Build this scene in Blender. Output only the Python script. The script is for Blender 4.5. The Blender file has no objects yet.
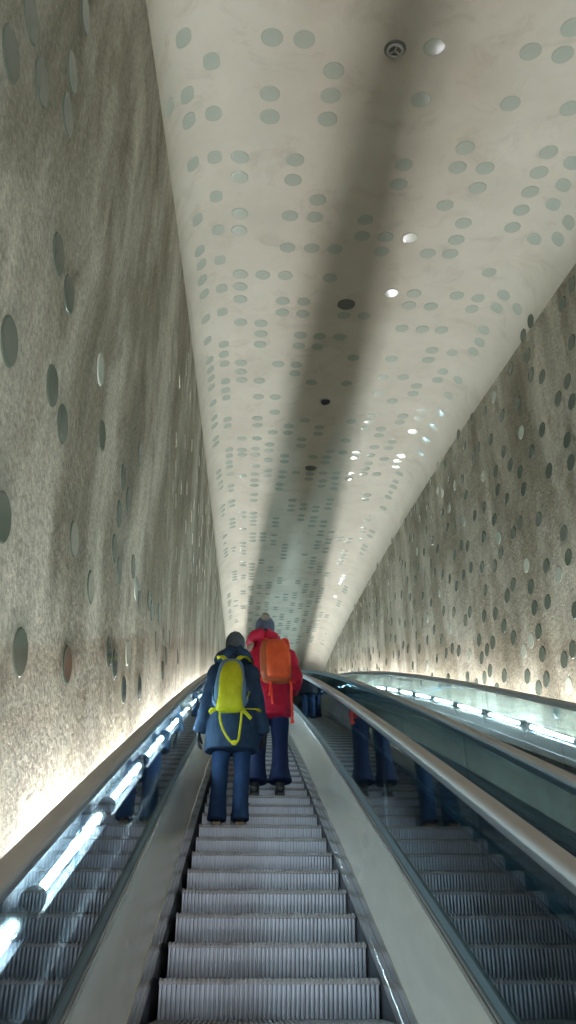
import bpy, bmesh, math, random
from mathutils import Vector, Matrix, Quaternion, noise
R = math.radians
SC = bpy.context.scene
COL = SC.collection
RND = random.Random(11)

# ---------------------------------------------------------------- materials
def new_mat(name):
    m = bpy.data.materials.new(name); m.use_nodes = True
    nt = m.node_tree
    return m, nt, nt.nodes['Principled BSDF']
def node(nt, kind, **kw):
    n = nt.nodes.new(kind)
    for k, v in kw.items():
        if k in n.inputs: n.inputs[k].default_value = v
        else: setattr(n, k, v)
    return n
def rgba(c): return (c[0], c[1], c[2], 1.0)
def srgb(r, g, b):
    f = lambda v: (v / 255 / 12.92) if v / 255 <= .04045 else ((v / 255 + .055) / 1.055) ** 2.4
    return (f(r), f(g), f(b))
def mat_simple(name, col, rough=.5, metal=0., col2=None, nscale=20., bump=0., bscale=200., spec=.5, stretch=(1, 1, 1), detail=4.):
    m, nt, b = new_mat(name)
    b.inputs['Base Color'].default_value = rgba(col)
    b.inputs['Roughness'].default_value = rough
    b.inputs['Metallic'].default_value = metal
    b.inputs['Specular IOR Level'].default_value = spec
    tc = node(nt, 'ShaderNodeTexCoord'); mp = node(nt, 'ShaderNodeMapping', Scale=stretch)
    nt.links.new(tc.outputs['Object'], mp.inputs['Vector'])
    if col2 is not None:
        n = node(nt, 'ShaderNodeTexNoise', Scale=nscale, Detail=detail)
        nt.links.new(mp.outputs[0], n.inputs['Vector'])
        r = node(nt, 'ShaderNodeValToRGB')
        r.color_ramp.elements[0].position = .35; r.color_ramp.elements[1].position = .65
        r.color_ramp.elements[0].color = rgba(col); r.color_ramp.elements[1].color = rgba(col2)
        nt.links.new(n.outputs['Fac'], r.inputs[0]); nt.links.new(r.outputs[0], b.inputs['Base Color'])
    if bump:
        n2 = node(nt, 'ShaderNodeTexNoise', Scale=bscale, Detail=3.)
        nt.links.new(mp.outputs[0], n2.inputs['Vector'])
        bp = node(nt, 'ShaderNodeBump', Strength=bump, Distance=.01)
        nt.links.new(n2.outputs['Fac'], bp.inputs['Height']); nt.links.new(bp.outputs[0], b.inputs['Normal'])
    return m

def mat_plaster(name, light, dark, stain, amount, bump, stretch=(1, 1, 1), rough_cast=False):
    """trowelled plaster: clouds of darker and paler render, brown stains, a rough granular surface"""
    m, nt, b = new_mat(name)
    L = nt.links.new
    tc = node(nt, 'ShaderNodeTexCoord')
    mp = node(nt, 'ShaderNodeMapping', Scale=stretch); L(tc.outputs['Object'], mp.inputs['Vector'])
    n1 = node(nt, 'ShaderNodeTexNoise', Scale=1.1, Detail=7., Roughness=.62, Distortion=.3); L(mp.outputs[0], n1.inputs['Vector'])
    r1 = node(nt, 'ShaderNodeValToRGB'); r1.color_ramp.elements[0].position = .42 if rough_cast else .36; r1.color_ramp.elements[1].position = .60 if rough_cast else .64
    r1.color_ramp.elements[0].color = rgba(dark); r1.color_ramp.elements[1].color = rgba(light)
    L(n1.outputs['Fac'], r1.inputs[0])
    n2 = node(nt, 'ShaderNodeTexNoise', Scale=2.7, Detail=8., Roughness=.7, Distortion=.6); L(mp.outputs[0], n2.inputs['Vector'])
    r2 = node(nt, 'ShaderNodeValToRGB'); r2.color_ramp.elements[0].position = .53; r2.color_ramp.elements[1].position = .74
    r2.color_ramp.elements[0].color = (0, 0, 0, 1); r2.color_ramp.elements[1].color = (amount, amount, amount, 1)
    L(n2.outputs['Fac'], r2.inputs[0])
    mx = node(nt, 'ShaderNodeMix', data_type='RGBA'); mx.inputs['B'].default_value = rgba(stain)
    for s in mx.inputs:
        if s.name == 'B' and s.type == 'RGBA': s.default_value = rgba(stain)
    fa = [s for s in mx.inputs if s.name == 'Factor' and s.type == 'VALUE'][0]
    ca = [s for s in mx.inputs if s.name == 'A' and s.type == 'RGBA'][0]
    oc = [s for s in mx.outputs if s.type == 'RGBA'][0]
    L(r2.outputs[0], fa); L(r1.outputs[0], ca)
    if rough_cast:      # run-off streaks and a coarse speckled grain in the render itself
        m3 = node(nt, 'ShaderNodeMapping', Scale=(3.2, 3.2, .55)); L(tc.outputs['Object'], m3.inputs['Vector'])
        n3 = node(nt, 'ShaderNodeTexNoise', Scale=1., Detail=5., Roughness=.6); L(m3.outputs[0], n3.inputs['Vector'])
        r3 = node(nt, 'ShaderNodeMapRange'); r3.inputs['From Min'].default_value = .36; r3.inputs['From Max'].default_value = .6
        r3.inputs['To Min'].default_value = .74; r3.inputs['To Max'].default_value = 1.08; L(n3.outputs['Fac'], r3.inputs['Value'])
        n4 = node(nt, 'ShaderNodeTexNoise', Scale=38., Detail=5., Roughness=.7); L(tc.outputs['Object'], n4.inputs['Vector'])
        r4 = node(nt, 'ShaderNodeMapRange'); r4.inputs['From Min'].default_value = .35; r4.inputs['From Max'].default_value = .65
        r4.inputs['To Min'].default_value = .66; r4.inputs['To Max'].default_value = 1.22; L(n4.outputs['Fac'], r4.inputs['Value'])
        mu = node(nt, 'ShaderNodeMath', operation='MULTIPLY'); L(r3.outputs[0], mu.inputs[0]); L(r4.outputs[0], mu.inputs[1])
        vm = node(nt, 'ShaderNodeVectorMath', operation='SCALE'); L(oc, vm.inputs[0]); L(mu.outputs[0], vm.inputs['Scale'])
        L(vm.outputs['Vector'], b.inputs['Base Color'])
    else:
        L(oc, b.inputs['Base Color'])
    b.inputs['Roughness'].default_value = .82
    b.inputs['Specular IOR Level'].default_value = .25
    g1 = node(nt, 'ShaderNodeTexNoise', Scale=(30. if rough_cast else 60.), Detail=6., Roughness=.65); L(tc.outputs['Object'], g1.inputs['Vector'])
    g2 = node(nt, 'ShaderNodeTexNoise', Scale=7., Detail=4.); L(tc.outputs['Object'], g2.inputs['Vector'])
    ad = node(nt, 'ShaderNodeMath', operation='MULTIPLY_ADD'); ad.inputs[1].default_value = 1.6
    L(g2.outputs['Fac'], ad.inputs[0]); L(g1.outputs['Fac'], ad.inputs[2])
    bp = node(nt, 'ShaderNodeBump', Strength=bump, Distance=.012); L(ad.outputs[0], bp.inputs['Height']); L(bp.outputs[0], b.inputs['Normal'])
    return m

def mat_glass(name, tint):
    m, nt, b = new_mat(name)
    nt.nodes.remove(b)
    out = nt.nodes['Material Output']
    t = node(nt, 'ShaderNodeBsdfTransparent'); t.inputs[0].default_value = rgba(tint)
    gl = node(nt, 'ShaderNodeBsdfGlossy', Roughness=.012); gl.inputs[0].default_value = (.93, .97, 1, 1)
    fr = node(nt, 'ShaderNodeFresnel')
    ge = node(nt, 'ShaderNodeNewGeometry'); mr = node(nt, 'ShaderNodeMapRange')   # same index from either face of the thin pane
    mr.inputs['To Min'].default_value = 1.52; mr.inputs['To Max'].default_value = 1 / 1.52
    nt.links.new(ge.outputs['Backfacing'], mr.inputs['Value']); nt.links.new(mr.outputs[0], fr.inputs['IOR'])
    mx = node(nt, 'ShaderNodeMixShader')
    nt.links.new(fr.outputs[0], mx.inputs[0]); nt.links.new(t.outputs[0], mx.inputs[1]); nt.links.new(gl.outputs[0], mx.inputs[2])
    nt.links.new(mx.outputs[0], out.inputs['Surface'])
    return m

def mat_emit(name, col, strength):
    m, nt, b = new_mat(name)
    b.inputs['Base Color'].default_value = (.8, .85, .85, 1)
    b.inputs['Emission Color'].default_value = rgba(col); b.inputs['Emission Strength'].default_value = strength
    return m

TUBE_POWER = 185.0
M = {}
M['ceiling'] = mat_plaster('pale_ceiling_plaster', (.62, .58, .485), (.54, .50, .41), (.36, .315, .235), .55, .3)
M['wall'] = mat_plaster('grey_brown_wall_plaster', (.52, .475, .375), (.27, .24, .172), (.135, .115, .07), .92, 1.0, (1, 1, .5), True)
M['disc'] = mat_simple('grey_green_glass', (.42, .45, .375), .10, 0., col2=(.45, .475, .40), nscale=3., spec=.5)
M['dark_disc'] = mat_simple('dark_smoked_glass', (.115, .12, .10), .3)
M['disc_dark'] = mat_simple('dark_green_glass', (.088, .108, .082), .10, 0., col2=(.105, .122, .096), nscale=3., spec=.25)  # darker disc tone, used for most wall discs
M['ring'] = mat_simple('pale_grey_plastic', (.42, .41, .38), .5)
M['black'] = mat_simple('matt_black', (.012, .013, .015), .5)
M['lens'] = mat_simple('camera_dome', (.01, .012, .02), .06)
M['cladding'] = mat_simple('anthracite_cladding', (.012, .016, .022), .6, .0, spec=.2)
M['skirt'] = mat_simple('dark_skirt_steel', (.030, .034, .042), .32, .3)
M['steel'] = mat_simple('brushed_steel', (.74, .665, .57), .22, .6, col2=(.80, .72, .62), nscale=7., bump=.02, bscale=160., stretch=(8, .5, 1))
M['trim'] = mat_simple('polished_steel_trim', (.56, .53, .50), .2, .9)
M['strip'] = mat_simple('grey_blue_clamp_strip', (.10, .135, .15), .4, .3)
M['glass'] = mat_glass('teal_tinted_glass', (.58, .70, .745))
M['tube'] = mat_emit('lamp_tube', (1.0, .94, .94), TUBE_POWER)
M['sleeve'] = mat_glass('clear_lamp_sleeve', (.93, .99, .985))
M['collar'] = mat_simple('lamp_holder_grey', (.10, .11, .11), .35, .2)
M['collar_ring'] = mat_simple('lamp_holder_pale_ring', (.30, .33, .31), .3, .2)
M['belt'] = mat_simple('grey_handrail_rubber', (.35, .325, .305), .55, 0., col2=(.37, .345, .32), nscale=9., bump=.03, bscale=300.)
M['guide'] = mat_simple('handrail_guide_steel', (.34, .34, .33), .3, .9)
M['riser'] = mat_simple('ribbed_aluminium_riser', (.50, .55, .62), .42, .3, col2=(.42, .46, .52), nscale=6.)
M['tread'] = mat_simple('cleated_aluminium_tread', (.26, .26, .26), .45, .5, col2=(.18, .18, .18), nscale=12.)
M['floor'] = mat_simple('dark_floor_plate', (.10, .10, .105), .45, .5)
# clothes
M['skin'] = mat_simple('skin', (.50, .30, .22), .55, col2=(.54, .33, .25), nscale=30.)
def cloth(name, a, b_, rough=.8, bump=.15, bscale=500.):
    return mat_simple(name, a, rough, 0., col2=b_, nscale=14., bump=bump, bscale=bscale, spec=.25)
M['navy'] = cloth('navy_coat_cloth', (.014, .033, .066), (.021, .044, .084))
M['red'] = cloth('red_coat_cloth', (.40, .008, .034), (.50, .014, .048), .6)
M['jean'] = cloth('blue_denim', (.008, .027, .078), (.013, .038, .10))
M['indigo'] = cloth('dark_navy_cloth', (.005, .013, .052), (.008, .019, .066))
M['knit'] = cloth('dark_grey_knit', (.062, .069, .074), (.09, .098, .104), .9, .4, 260.)
M['bluegrey_knit'] = cloth('blue_grey_knit', (.09, .115, .17), (.13, .155, .21), .9, .4, 260.)
M['beige'] = cloth('beige_wool', (.22, .19, .15), (.30, .26, .21), .95, .6, 160.)
M['fur'] = cloth('tan_fur', (.34, .20, .15), (.46, .30, .23), .95, .8, 220.)
M['glove'] = cloth('black_glove', (.012, .013, .016), (.02, .021, .024))
M['shoe'] = mat_simple('dark_shoe_leather', (.014, .014, .016), .5)
M['sole'] = mat_simple('tan_shoe_sole', (.20, .145, .10), .7)
M['darksole'] = mat_simple('black_sole', (.02, .02, .022), .7)
M['yellow'] = cloth('yellow_green_nylon', (.37, .355, .007), (.45, .43, .012), .55)
M['yellow_strap'] = cloth('yellow_webbing', (.42, .40, .008), (.49, .46, .012), .6)
M['pack_grey'] = cloth('blue_grey_nylon', (.10, .17, .25), (.125, .20, .29), .6)
M['orange'] = cloth('orange_nylon', (.62, .082, .022), (.69, .105, .03), .55)
M['orange_side'] = cloth('brown_orange_nylon', (.34, .08, .03), (.40, .10, .04), .6)
M['red_strap'] = cloth('red_orange_webbing', (.78, .055, .03), (.84, .075, .04), .6)
M['charcoal'] = cloth('charcoal_cloth', (.018, .021, .03), (.028, .032, .042))
M['hair'] = mat_simple('brown_hair', (.05, .032, .02), .6)
M['eye'] = mat_simple('eye_white', (.6, .6, .58), .2)

# ---------------------------------------------------------------- objects
def link(name, bm, mat, parent=None, smooth=True):
    me = bpy.data.meshes.new(name); bm.to_mesh(me); bm.free()
    for p in me.polygons: p.use_smooth = smooth
    o = bpy.data.objects.new(name, me); COL.objects.link(o)
    for mm in (mat if isinstance(mat, (list, tuple)) else [mat]): me.materials.append(mm)
    if parent is not None: o.parent = parent
    return o
def tag(o, label, cat, group=None, kind=None):
    if label: o['label'] = label
    if cat: o['category'] = cat
    if group: o['group'] = group
    if kind: o['kind'] = kind
    return o
def thing(name, label, cat, loc=(0, 0, 0), group=None):
    o = bpy.data.objects.new(name, None); COL.objects.link(o); o.location = loc
    o.empty_display_size = .1
    return tag(o, label, cat, group)
def struct(name, bm, mat, smooth=True):
    o = link(name, bm, mat, None, smooth); o['kind'] = 'structure'; return o
def dup(o, parent=None):
    c = o.copy(); COL.objects.link(c); c.parent = parent
    for ch in list(o.children): dup(ch, c)
    return c
def box(bm, x0, x1, y0, y1, z0, z1):
    v = [bm.verts.new((x, y, z)) for x in (x0, x1) for y in (y0, y1) for z in (z0, z1)]
    for f in ((0, 1, 3, 2), (4, 6, 7, 5), (0, 4, 5, 1), (2, 3, 7, 6), (0, 2, 6, 4), (1, 5, 7, 3)):
        bm.faces.new([v[i] for i in f])
def grid(bm, rows, close=False):
    vs = [[bm.verts.new(p) for p in r] for r in rows]
    for a, b in zip(vs, vs[1:]):
        n = len(a)
        for i in range(n if close else n - 1):
            j = (i + 1) % n
            bm.faces.new((a[i], a[j], b[j], b[i]))
    return vs
def lathe(bm, prof, n=24, mtx=None):
    rows = [[(r * math.cos(2 * math.pi * i / n), r * math.sin(2 * math.pi * i / n), z) for i in range(n)] for r, z in prof]
    vs = grid(bm, rows, True)
    for ring in (vs[0], vs[-1]):
        try: bm.faces.new(ring)
        except ValueError: pass
    if mtx is not None: bmesh.ops.transform(bm, matrix=mtx, verts=[v for r in vs for v in r])
    return vs
def sweep(bm, prof, X0, D0, D1, base, step=.3, mirror=False):
    """closed cross-section prof [(x, h)] carried along the escalator's curved line; h is measured above base(D)"""
    n = max(1, int(round((D1 - D0) / step)))
    s = -1 if mirror else 1
    rows = [[(X0 + s * x, D0 + (D1 - D0) * i / n, base(D0 + (D1 - D0) * i / n) + h) for x, h in prof] for i in range(n + 1)]
    vs = grid(bm, rows, True)
    bm.faces.new(vs[0]); bm.faces.new(vs[-1])
def fix(bm):
    bmesh.ops.recalc_face_normals(bm, faces=bm.faces[:])
    return bm
def autosmooth(o, ang=35):
    me = o.data
    bm = bmesh.new(); bm.from_mesh(me)
    for e in bm.edges:
        if len(e.link_faces) == 2 and e.calc_face_angle(0) > R(ang): e.smooth = False
    bm.to_mesh(me); bm.free()
    return o
LEDGE_H = .66
TUBE_XL, TUBE_XR = -.645, 2.658
WORLD, EXPOSURE = 2.9, 0.3
PITCH, D0 = .3737, 4.085
S=.724
def rail(D):
    if D<=20: return S*-.8597+.4427*D-.00204*D*D/S
    a=S*-.8597+.4427*20-.00204*400/S; s=.4427-.00408*20/S; t=min(D-20,14.)
    return a+s*t-s/28.*t*t
def noz(D): return rail(D)-1.13
def lerp(D,P):
    if D<=P[0][0]:
        (a,b),(c,d)=P[0],P[1]; return b+(d-b)*(D-a)/(c-a)
    for (a,b),(c,d) in zip(P,P[1:]):
        if D<=c: return b+(d-b)*(D-a)/(c-a)
    return P[-1][1]
CE=[(-7,3.1),(-2,4.25),(2.8,5.86),(3.9,6.2),(6.46,6.8),(11.9,7.9),(18,9.05),(24.5,10.15),(30,10.75),(36,11.1),(60,11.2)]
def ceil(D):   # smoothed
    return sum(lerp(D+o,CE)*w for o,w in ((-1.5,.25),(-.75,.25),(0,0.),(.75,.25),(1.5,.25)))
XL=-.765
XB=2.86
XT=[(-7,3.1),(4.5,3.08),(7,3.02),(9,2.95),(12,2.90),(16,2.88),(20,2.87),(60,2.87)]
RL,RR=.45,.52
def xr(D,Z):
    b=noz(D); t=(Z-b)/(ceil(D)-b); t=max(0,min(1,t))
    return XB+(lerp(D,XT)-XB)*t
def xl(D,Z):   # left wall's foot shaped inward to dim the tube glow on it
    h=Z-noz(D)
    return XL+.04*(1-max(0,min(1,(h-1.1)/1.2)))
def g(X,D,Z):   # >0 inside the tunnel
    zc=ceil(D); xt=xr(D,zc-RR)
    d1=X-xl(D,Z); d2=(xt if Z>zc-RR else xr(D,Z))-X; d3=zc-Z
    if d3<RL and d1<RL: return RL-math.hypot(RL-d1,RL-d3)
    if d3<RR and d2<RR: return RR-math.hypot(RR-d2,RR-d3)
    return min(d1,d2,d3)
def grad(X,D,Z,e=.02):
    v=[g(X+e,D,Z)-g(X-e,D,Z),g(X,D+e,Z)-g(X,D-e,Z),g(X,D,Z+e)-g(X,D,Z-e)]
    n=math.sqrt(sum(a*a for a in v)); return [a/n for a in v]
DISC_PTS = [(-0.765,1.308,2.38),(-0.757,2.045,1.199),(-0.765,1.801,1.684),(-0.742,2.418,0.912),(-0.765,1.35,2.678),(-0.765,1.537,2.633),(-0.765,2.27,1.908),(-0.765,2.037,2.358),(-0.765,1.808,2.886),(-0.765,1.749,3.079),(-0.765,2.481,1.89),(-0.765,2.241,2.363),(-0.739,3.05,1.1),(-0.765,1.732,3.485),(-0.758,2.912,1.609),(-0.751,3.326,1.582),(-0.765,2.913,2.562),(-0.765,3.149,2.333),(-0.74,3.92,1.49),(-0.737,4.113,1.491),(-0.76,3.806,2.052),(-0.765,3.833,2.29),(-0.756,4.005,2.011),(-0.765,3.81,2.528),(-0.731,4.48,1.465),(-0.739,4.522,1.712),(-0.765,4.052,2.524),(-0.759,4.474,2.28),(-0.754,4.658,2.212),(-0.765,4.264,3.01),(-0.73,5.11,1.687),(-0.751,4.838,2.195),(2.193,2.799,5.837),(-0.594,3.002,5.802),(1.97,3.013,5.902),(0.047,3.017,5.904),(0.283,3.018,5.904),(1.249,3.02,5.904),(2.218,3.023,5.905),(-0.752,5.295,2.421),(-0.406,3.243,5.961),(0.529,3.274,5.979),(-0.749,5.473,2.417),(-0.729,3.513,5.773),(-0.605,3.504,5.939),(1.985,3.493,6.042),(1.259,3.502,6.044),(0.531,3.508,6.046),(2.482,3.51,6.047),(0.046,3.521,6.05),(-0.741,5.844,2.315),(-0.611,3.756,6.004),(-0.413,3.742,6.1),(0.532,3.748,6.113),(0.053,3.755,6.115),(-0.749,5.925,2.597),(1.755,3.984,6.179),(2.494,3.984,6.179),(-0.732,6.39,2.267),(2.73,4.066,6.167),(-0.742,6.365,2.564),(2.92,6.215,2.836),(2.907,6.399,2.535),(-0.611,4.24,6.139),(2.896,6.604,2.269),(2.004,4.21,6.242),(1.267,4.217,6.244),(1.755,4.217,6.244),(-0.423,4.226,6.233),(-0.199,4.222,6.245),(0.292,4.223,6.245),(2.504,4.229,6.247),(2.762,4.329,6.226),(-0.736,6.622,2.486),(2.903,6.61,2.516),(2.936,6.164,3.348),(2.97,5.775,4.147),(1.271,4.463,6.311),(2.011,4.463,6.311),(-0.205,4.471,6.313),(0.288,4.474,6.314),(2.517,4.48,6.316),(2.944,6.169,3.606),(2.993,5.535,4.678),(2.767,4.581,6.291),(2.93,6.422,3.296),(2.978,5.764,4.398),(2.939,4.694,6.183),(3.017,5.318,5.235),(-0.742,6.865,2.752),(3.001,5.543,4.935),(1.77,4.714,6.378),(-0.43,4.725,6.366),(2.895,7.082,2.492),(0.54,4.721,6.38),(3.042,5.093,5.78),(2.524,4.732,6.383),(2.933,4.936,6.244),(2.902,7.085,2.753),(2.994,5.782,4.92),(2.89,7.303,2.478),(-0.617,4.966,6.326),(3.035,5.341,5.774),(2.016,4.954,6.439),(-0.205,4.96,6.44),(0.287,4.962,6.441),(1.035,4.964,6.441),(0.535,4.965,6.442),(2.524,4.982,6.446),(2.966,6.245,4.373),(2.908,7.098,2.996),(2.772,5.079,6.409),(2.915,7.107,3.258),(2.904,7.314,2.989),(2.947,6.666,4.057),(-0.427,5.201,6.485),(1.532,5.206,6.501),(2.016,5.209,6.501),(1.041,5.21,6.501),(-0.214,5.211,6.502),(1.277,5.212,6.502),(2.892,7.551,2.687),(2.982,6.236,4.883),(2.922,7.115,3.503),(3.004,6.03,5.424),(-0.623,5.433,6.433),(2.899,7.549,2.964),(2.011,5.431,6.555),(0.544,5.437,6.556),(0.785,5.438,6.557),(1.773,5.44,6.557),(1.282,5.442,6.558),(-0.735,7.68,2.877),(0.289,5.443,6.558),(2.929,7.143,3.773),(-0.618,5.657,6.489),(-0.425,5.68,6.598),(2.957,6.919,4.585),(3.005,6.268,5.667),(2.517,5.712,6.619),(2.9,7.792,3.209),(2.943,7.157,4.301),(3.022,6.04,6.241),(2.918,7.584,3.754),(2.963,6.941,4.829),(3.013,6.269,5.945),(-0.622,5.92,6.543),(0.29,5.915,6.663),(0.788,5.921,6.664),(0.041,5.922,6.664),(-0.207,5.924,6.665),(2.937,7.375,4.294),(2.886,8.227,2.93),(2.929,6.097,6.485),(2.767,6.022,6.617),(2.912,7.807,3.723),(3.02,6.281,6.262),(2.901,8.034,3.451),(-0.614,6.178,6.606),(1.517,6.143,6.713),(1.777,6.145,6.713),(-0.209,6.148,6.714),(2.273,6.15,6.714),(-0.419,6.179,6.708),(2.532,6.178,6.72),(2.964,7.174,5.094),(2.765,6.266,6.668),(2.925,7.826,4.283),(1.769,6.374,6.763),(2.025,6.377,6.764),(0.285,6.383,6.765),(0.535,6.383,6.765),(-0.21,6.385,6.765),(2.52,6.391,6.766),(2.902,8.259,3.699),(3.007,6.752,6.179),(2.93,7.824,4.492),(2.893,8.474,3.424),(2.884,8.691,3.154),(2.918,8.073,4.24),(2.948,7.647,5.05),(-0.619,6.663,6.708),(0.289,6.616,6.816),(1.277,6.619,6.817),(1.03,6.621,6.817),(0.54,6.628,6.819),(-0.426,6.637,6.807),(2.889,8.704,3.421),(2.935,7.887,4.774),(2.881,8.919,3.15),(2.754,6.728,6.769),(2.955,7.631,5.31),(2.885,8.933,3.406),(1.777,6.851,6.867),(-0.209,6.855,6.868),(2.272,6.855,6.868),(2.033,6.856,6.868),(0.039,6.861,6.87),(2.775,6.976,6.807),(2.889,8.954,3.65),(2.967,7.648,5.806),(2.912,8.515,4.452),(-0.622,7.13,6.808),(0.542,7.09,6.919),(0.043,7.093,6.92),(1.037,7.096,6.921),(0.784,7.098,6.921),(2.762,7.202,6.86),(2.265,7.319,6.969),(0.537,7.334,6.972),(-0.428,7.343,6.959),(0.037,7.336,6.972),(0.781,7.337,6.972),(2.537,7.353,6.972),(2.883,9.407,3.623),(2.878,9.614,3.392),(2.894,9.2,4.139),(2.957,8.102,6.013),(-0.618,7.599,6.91),(2.27,7.557,7.018),(1.78,7.565,7.02),(1.277,7.566,7.02),(-0.434,7.579,7.007),(2.891,9.427,4.122),(2.949,8.32,5.982),(-0.618,7.838,6.961),(0.535,7.799,7.069),(-0.211,7.801,7.07),(0.292,7.801,7.07),(-0.429,7.817,7.058),(2.532,7.825,7.07),(2.754,7.909,6.999),(2.929,8.791,5.694),(2.918,9.005,5.42),(-0.615,8.065,7.01),(2.028,8.017,7.115),(0.531,8.024,7.116),(-0.212,8.032,7.118),(1.756,8.036,7.119),(2.91,9.24,5.155),(2.515,8.052,7.118),(-0.622,8.302,7.052),(1.271,8.241,7.16),(2.262,8.248,7.162),(0.781,8.252,7.162),(-0.203,8.254,7.163),(0.041,8.257,7.163),(-0.427,8.282,7.154),(2.738,8.348,7.089),(2.258,8.467,7.206),(1.765,8.492,7.211),(2.948,8.793,6.75),(-0.432,8.526,7.202),(-0.617,8.766,7.15),(2.004,8.706,7.254),(0.287,8.712,7.255),(0.039,8.715,7.256),(-0.427,8.748,7.249),(2.75,8.827,7.166),(2.512,8.966,7.299),(2.253,9.163,7.347),(-0.617,9.23,7.244),(1.781,9.173,7.349),(0.294,9.179,7.35),(2.507,9.195,7.346),(2.74,9.273,7.256),(2.241,9.366,7.388),(1.76,9.368,7.388),(1.498,9.388,7.392),(0.036,9.397,7.394),(-0.622,9.472,7.288),(0.776,9.408,7.396),(-0.424,9.431,7.387),(1.759,9.611,7.437),(1.996,9.619,7.439),(1.019,9.623,7.44),(0.532,9.625,7.44),(0.039,9.627,7.44),(-0.429,9.653,7.431),(2.509,9.65,7.436),(2.736,9.731,7.347),(2.003,9.845,7.484),(1.017,9.856,7.487),(0.529,9.857,7.487),(0.288,9.857,7.487),(-0.62,9.928,7.382),(2.248,10.061,7.528),(-0.623,10.13,7.42),(1.494,10.071,7.53),(0.771,10.08,7.532),(0.039,10.098,7.536),(-0.206,10.116,7.539),(2.739,10.192,7.431),(1.997,10.294,7.575),(2.244,10.304,7.577),(0.777,10.329,7.582),(1.733,10.525,7.622),(1.494,10.533,7.623),(2.498,10.566,7.62),(-0.203,10.564,7.629),(1.719,10.724,7.661),(0.527,10.743,7.665),(2.239,10.745,7.665),(1.015,10.746,7.666),(-0.2,10.748,7.666),(1.246,10.749,7.666),(2.485,10.801,7.668),(1.994,10.957,7.708),(1.243,10.973,7.711),(0.53,10.975,7.711),(2.492,11.014,7.709),(-0.433,11.048,7.71)]
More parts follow.
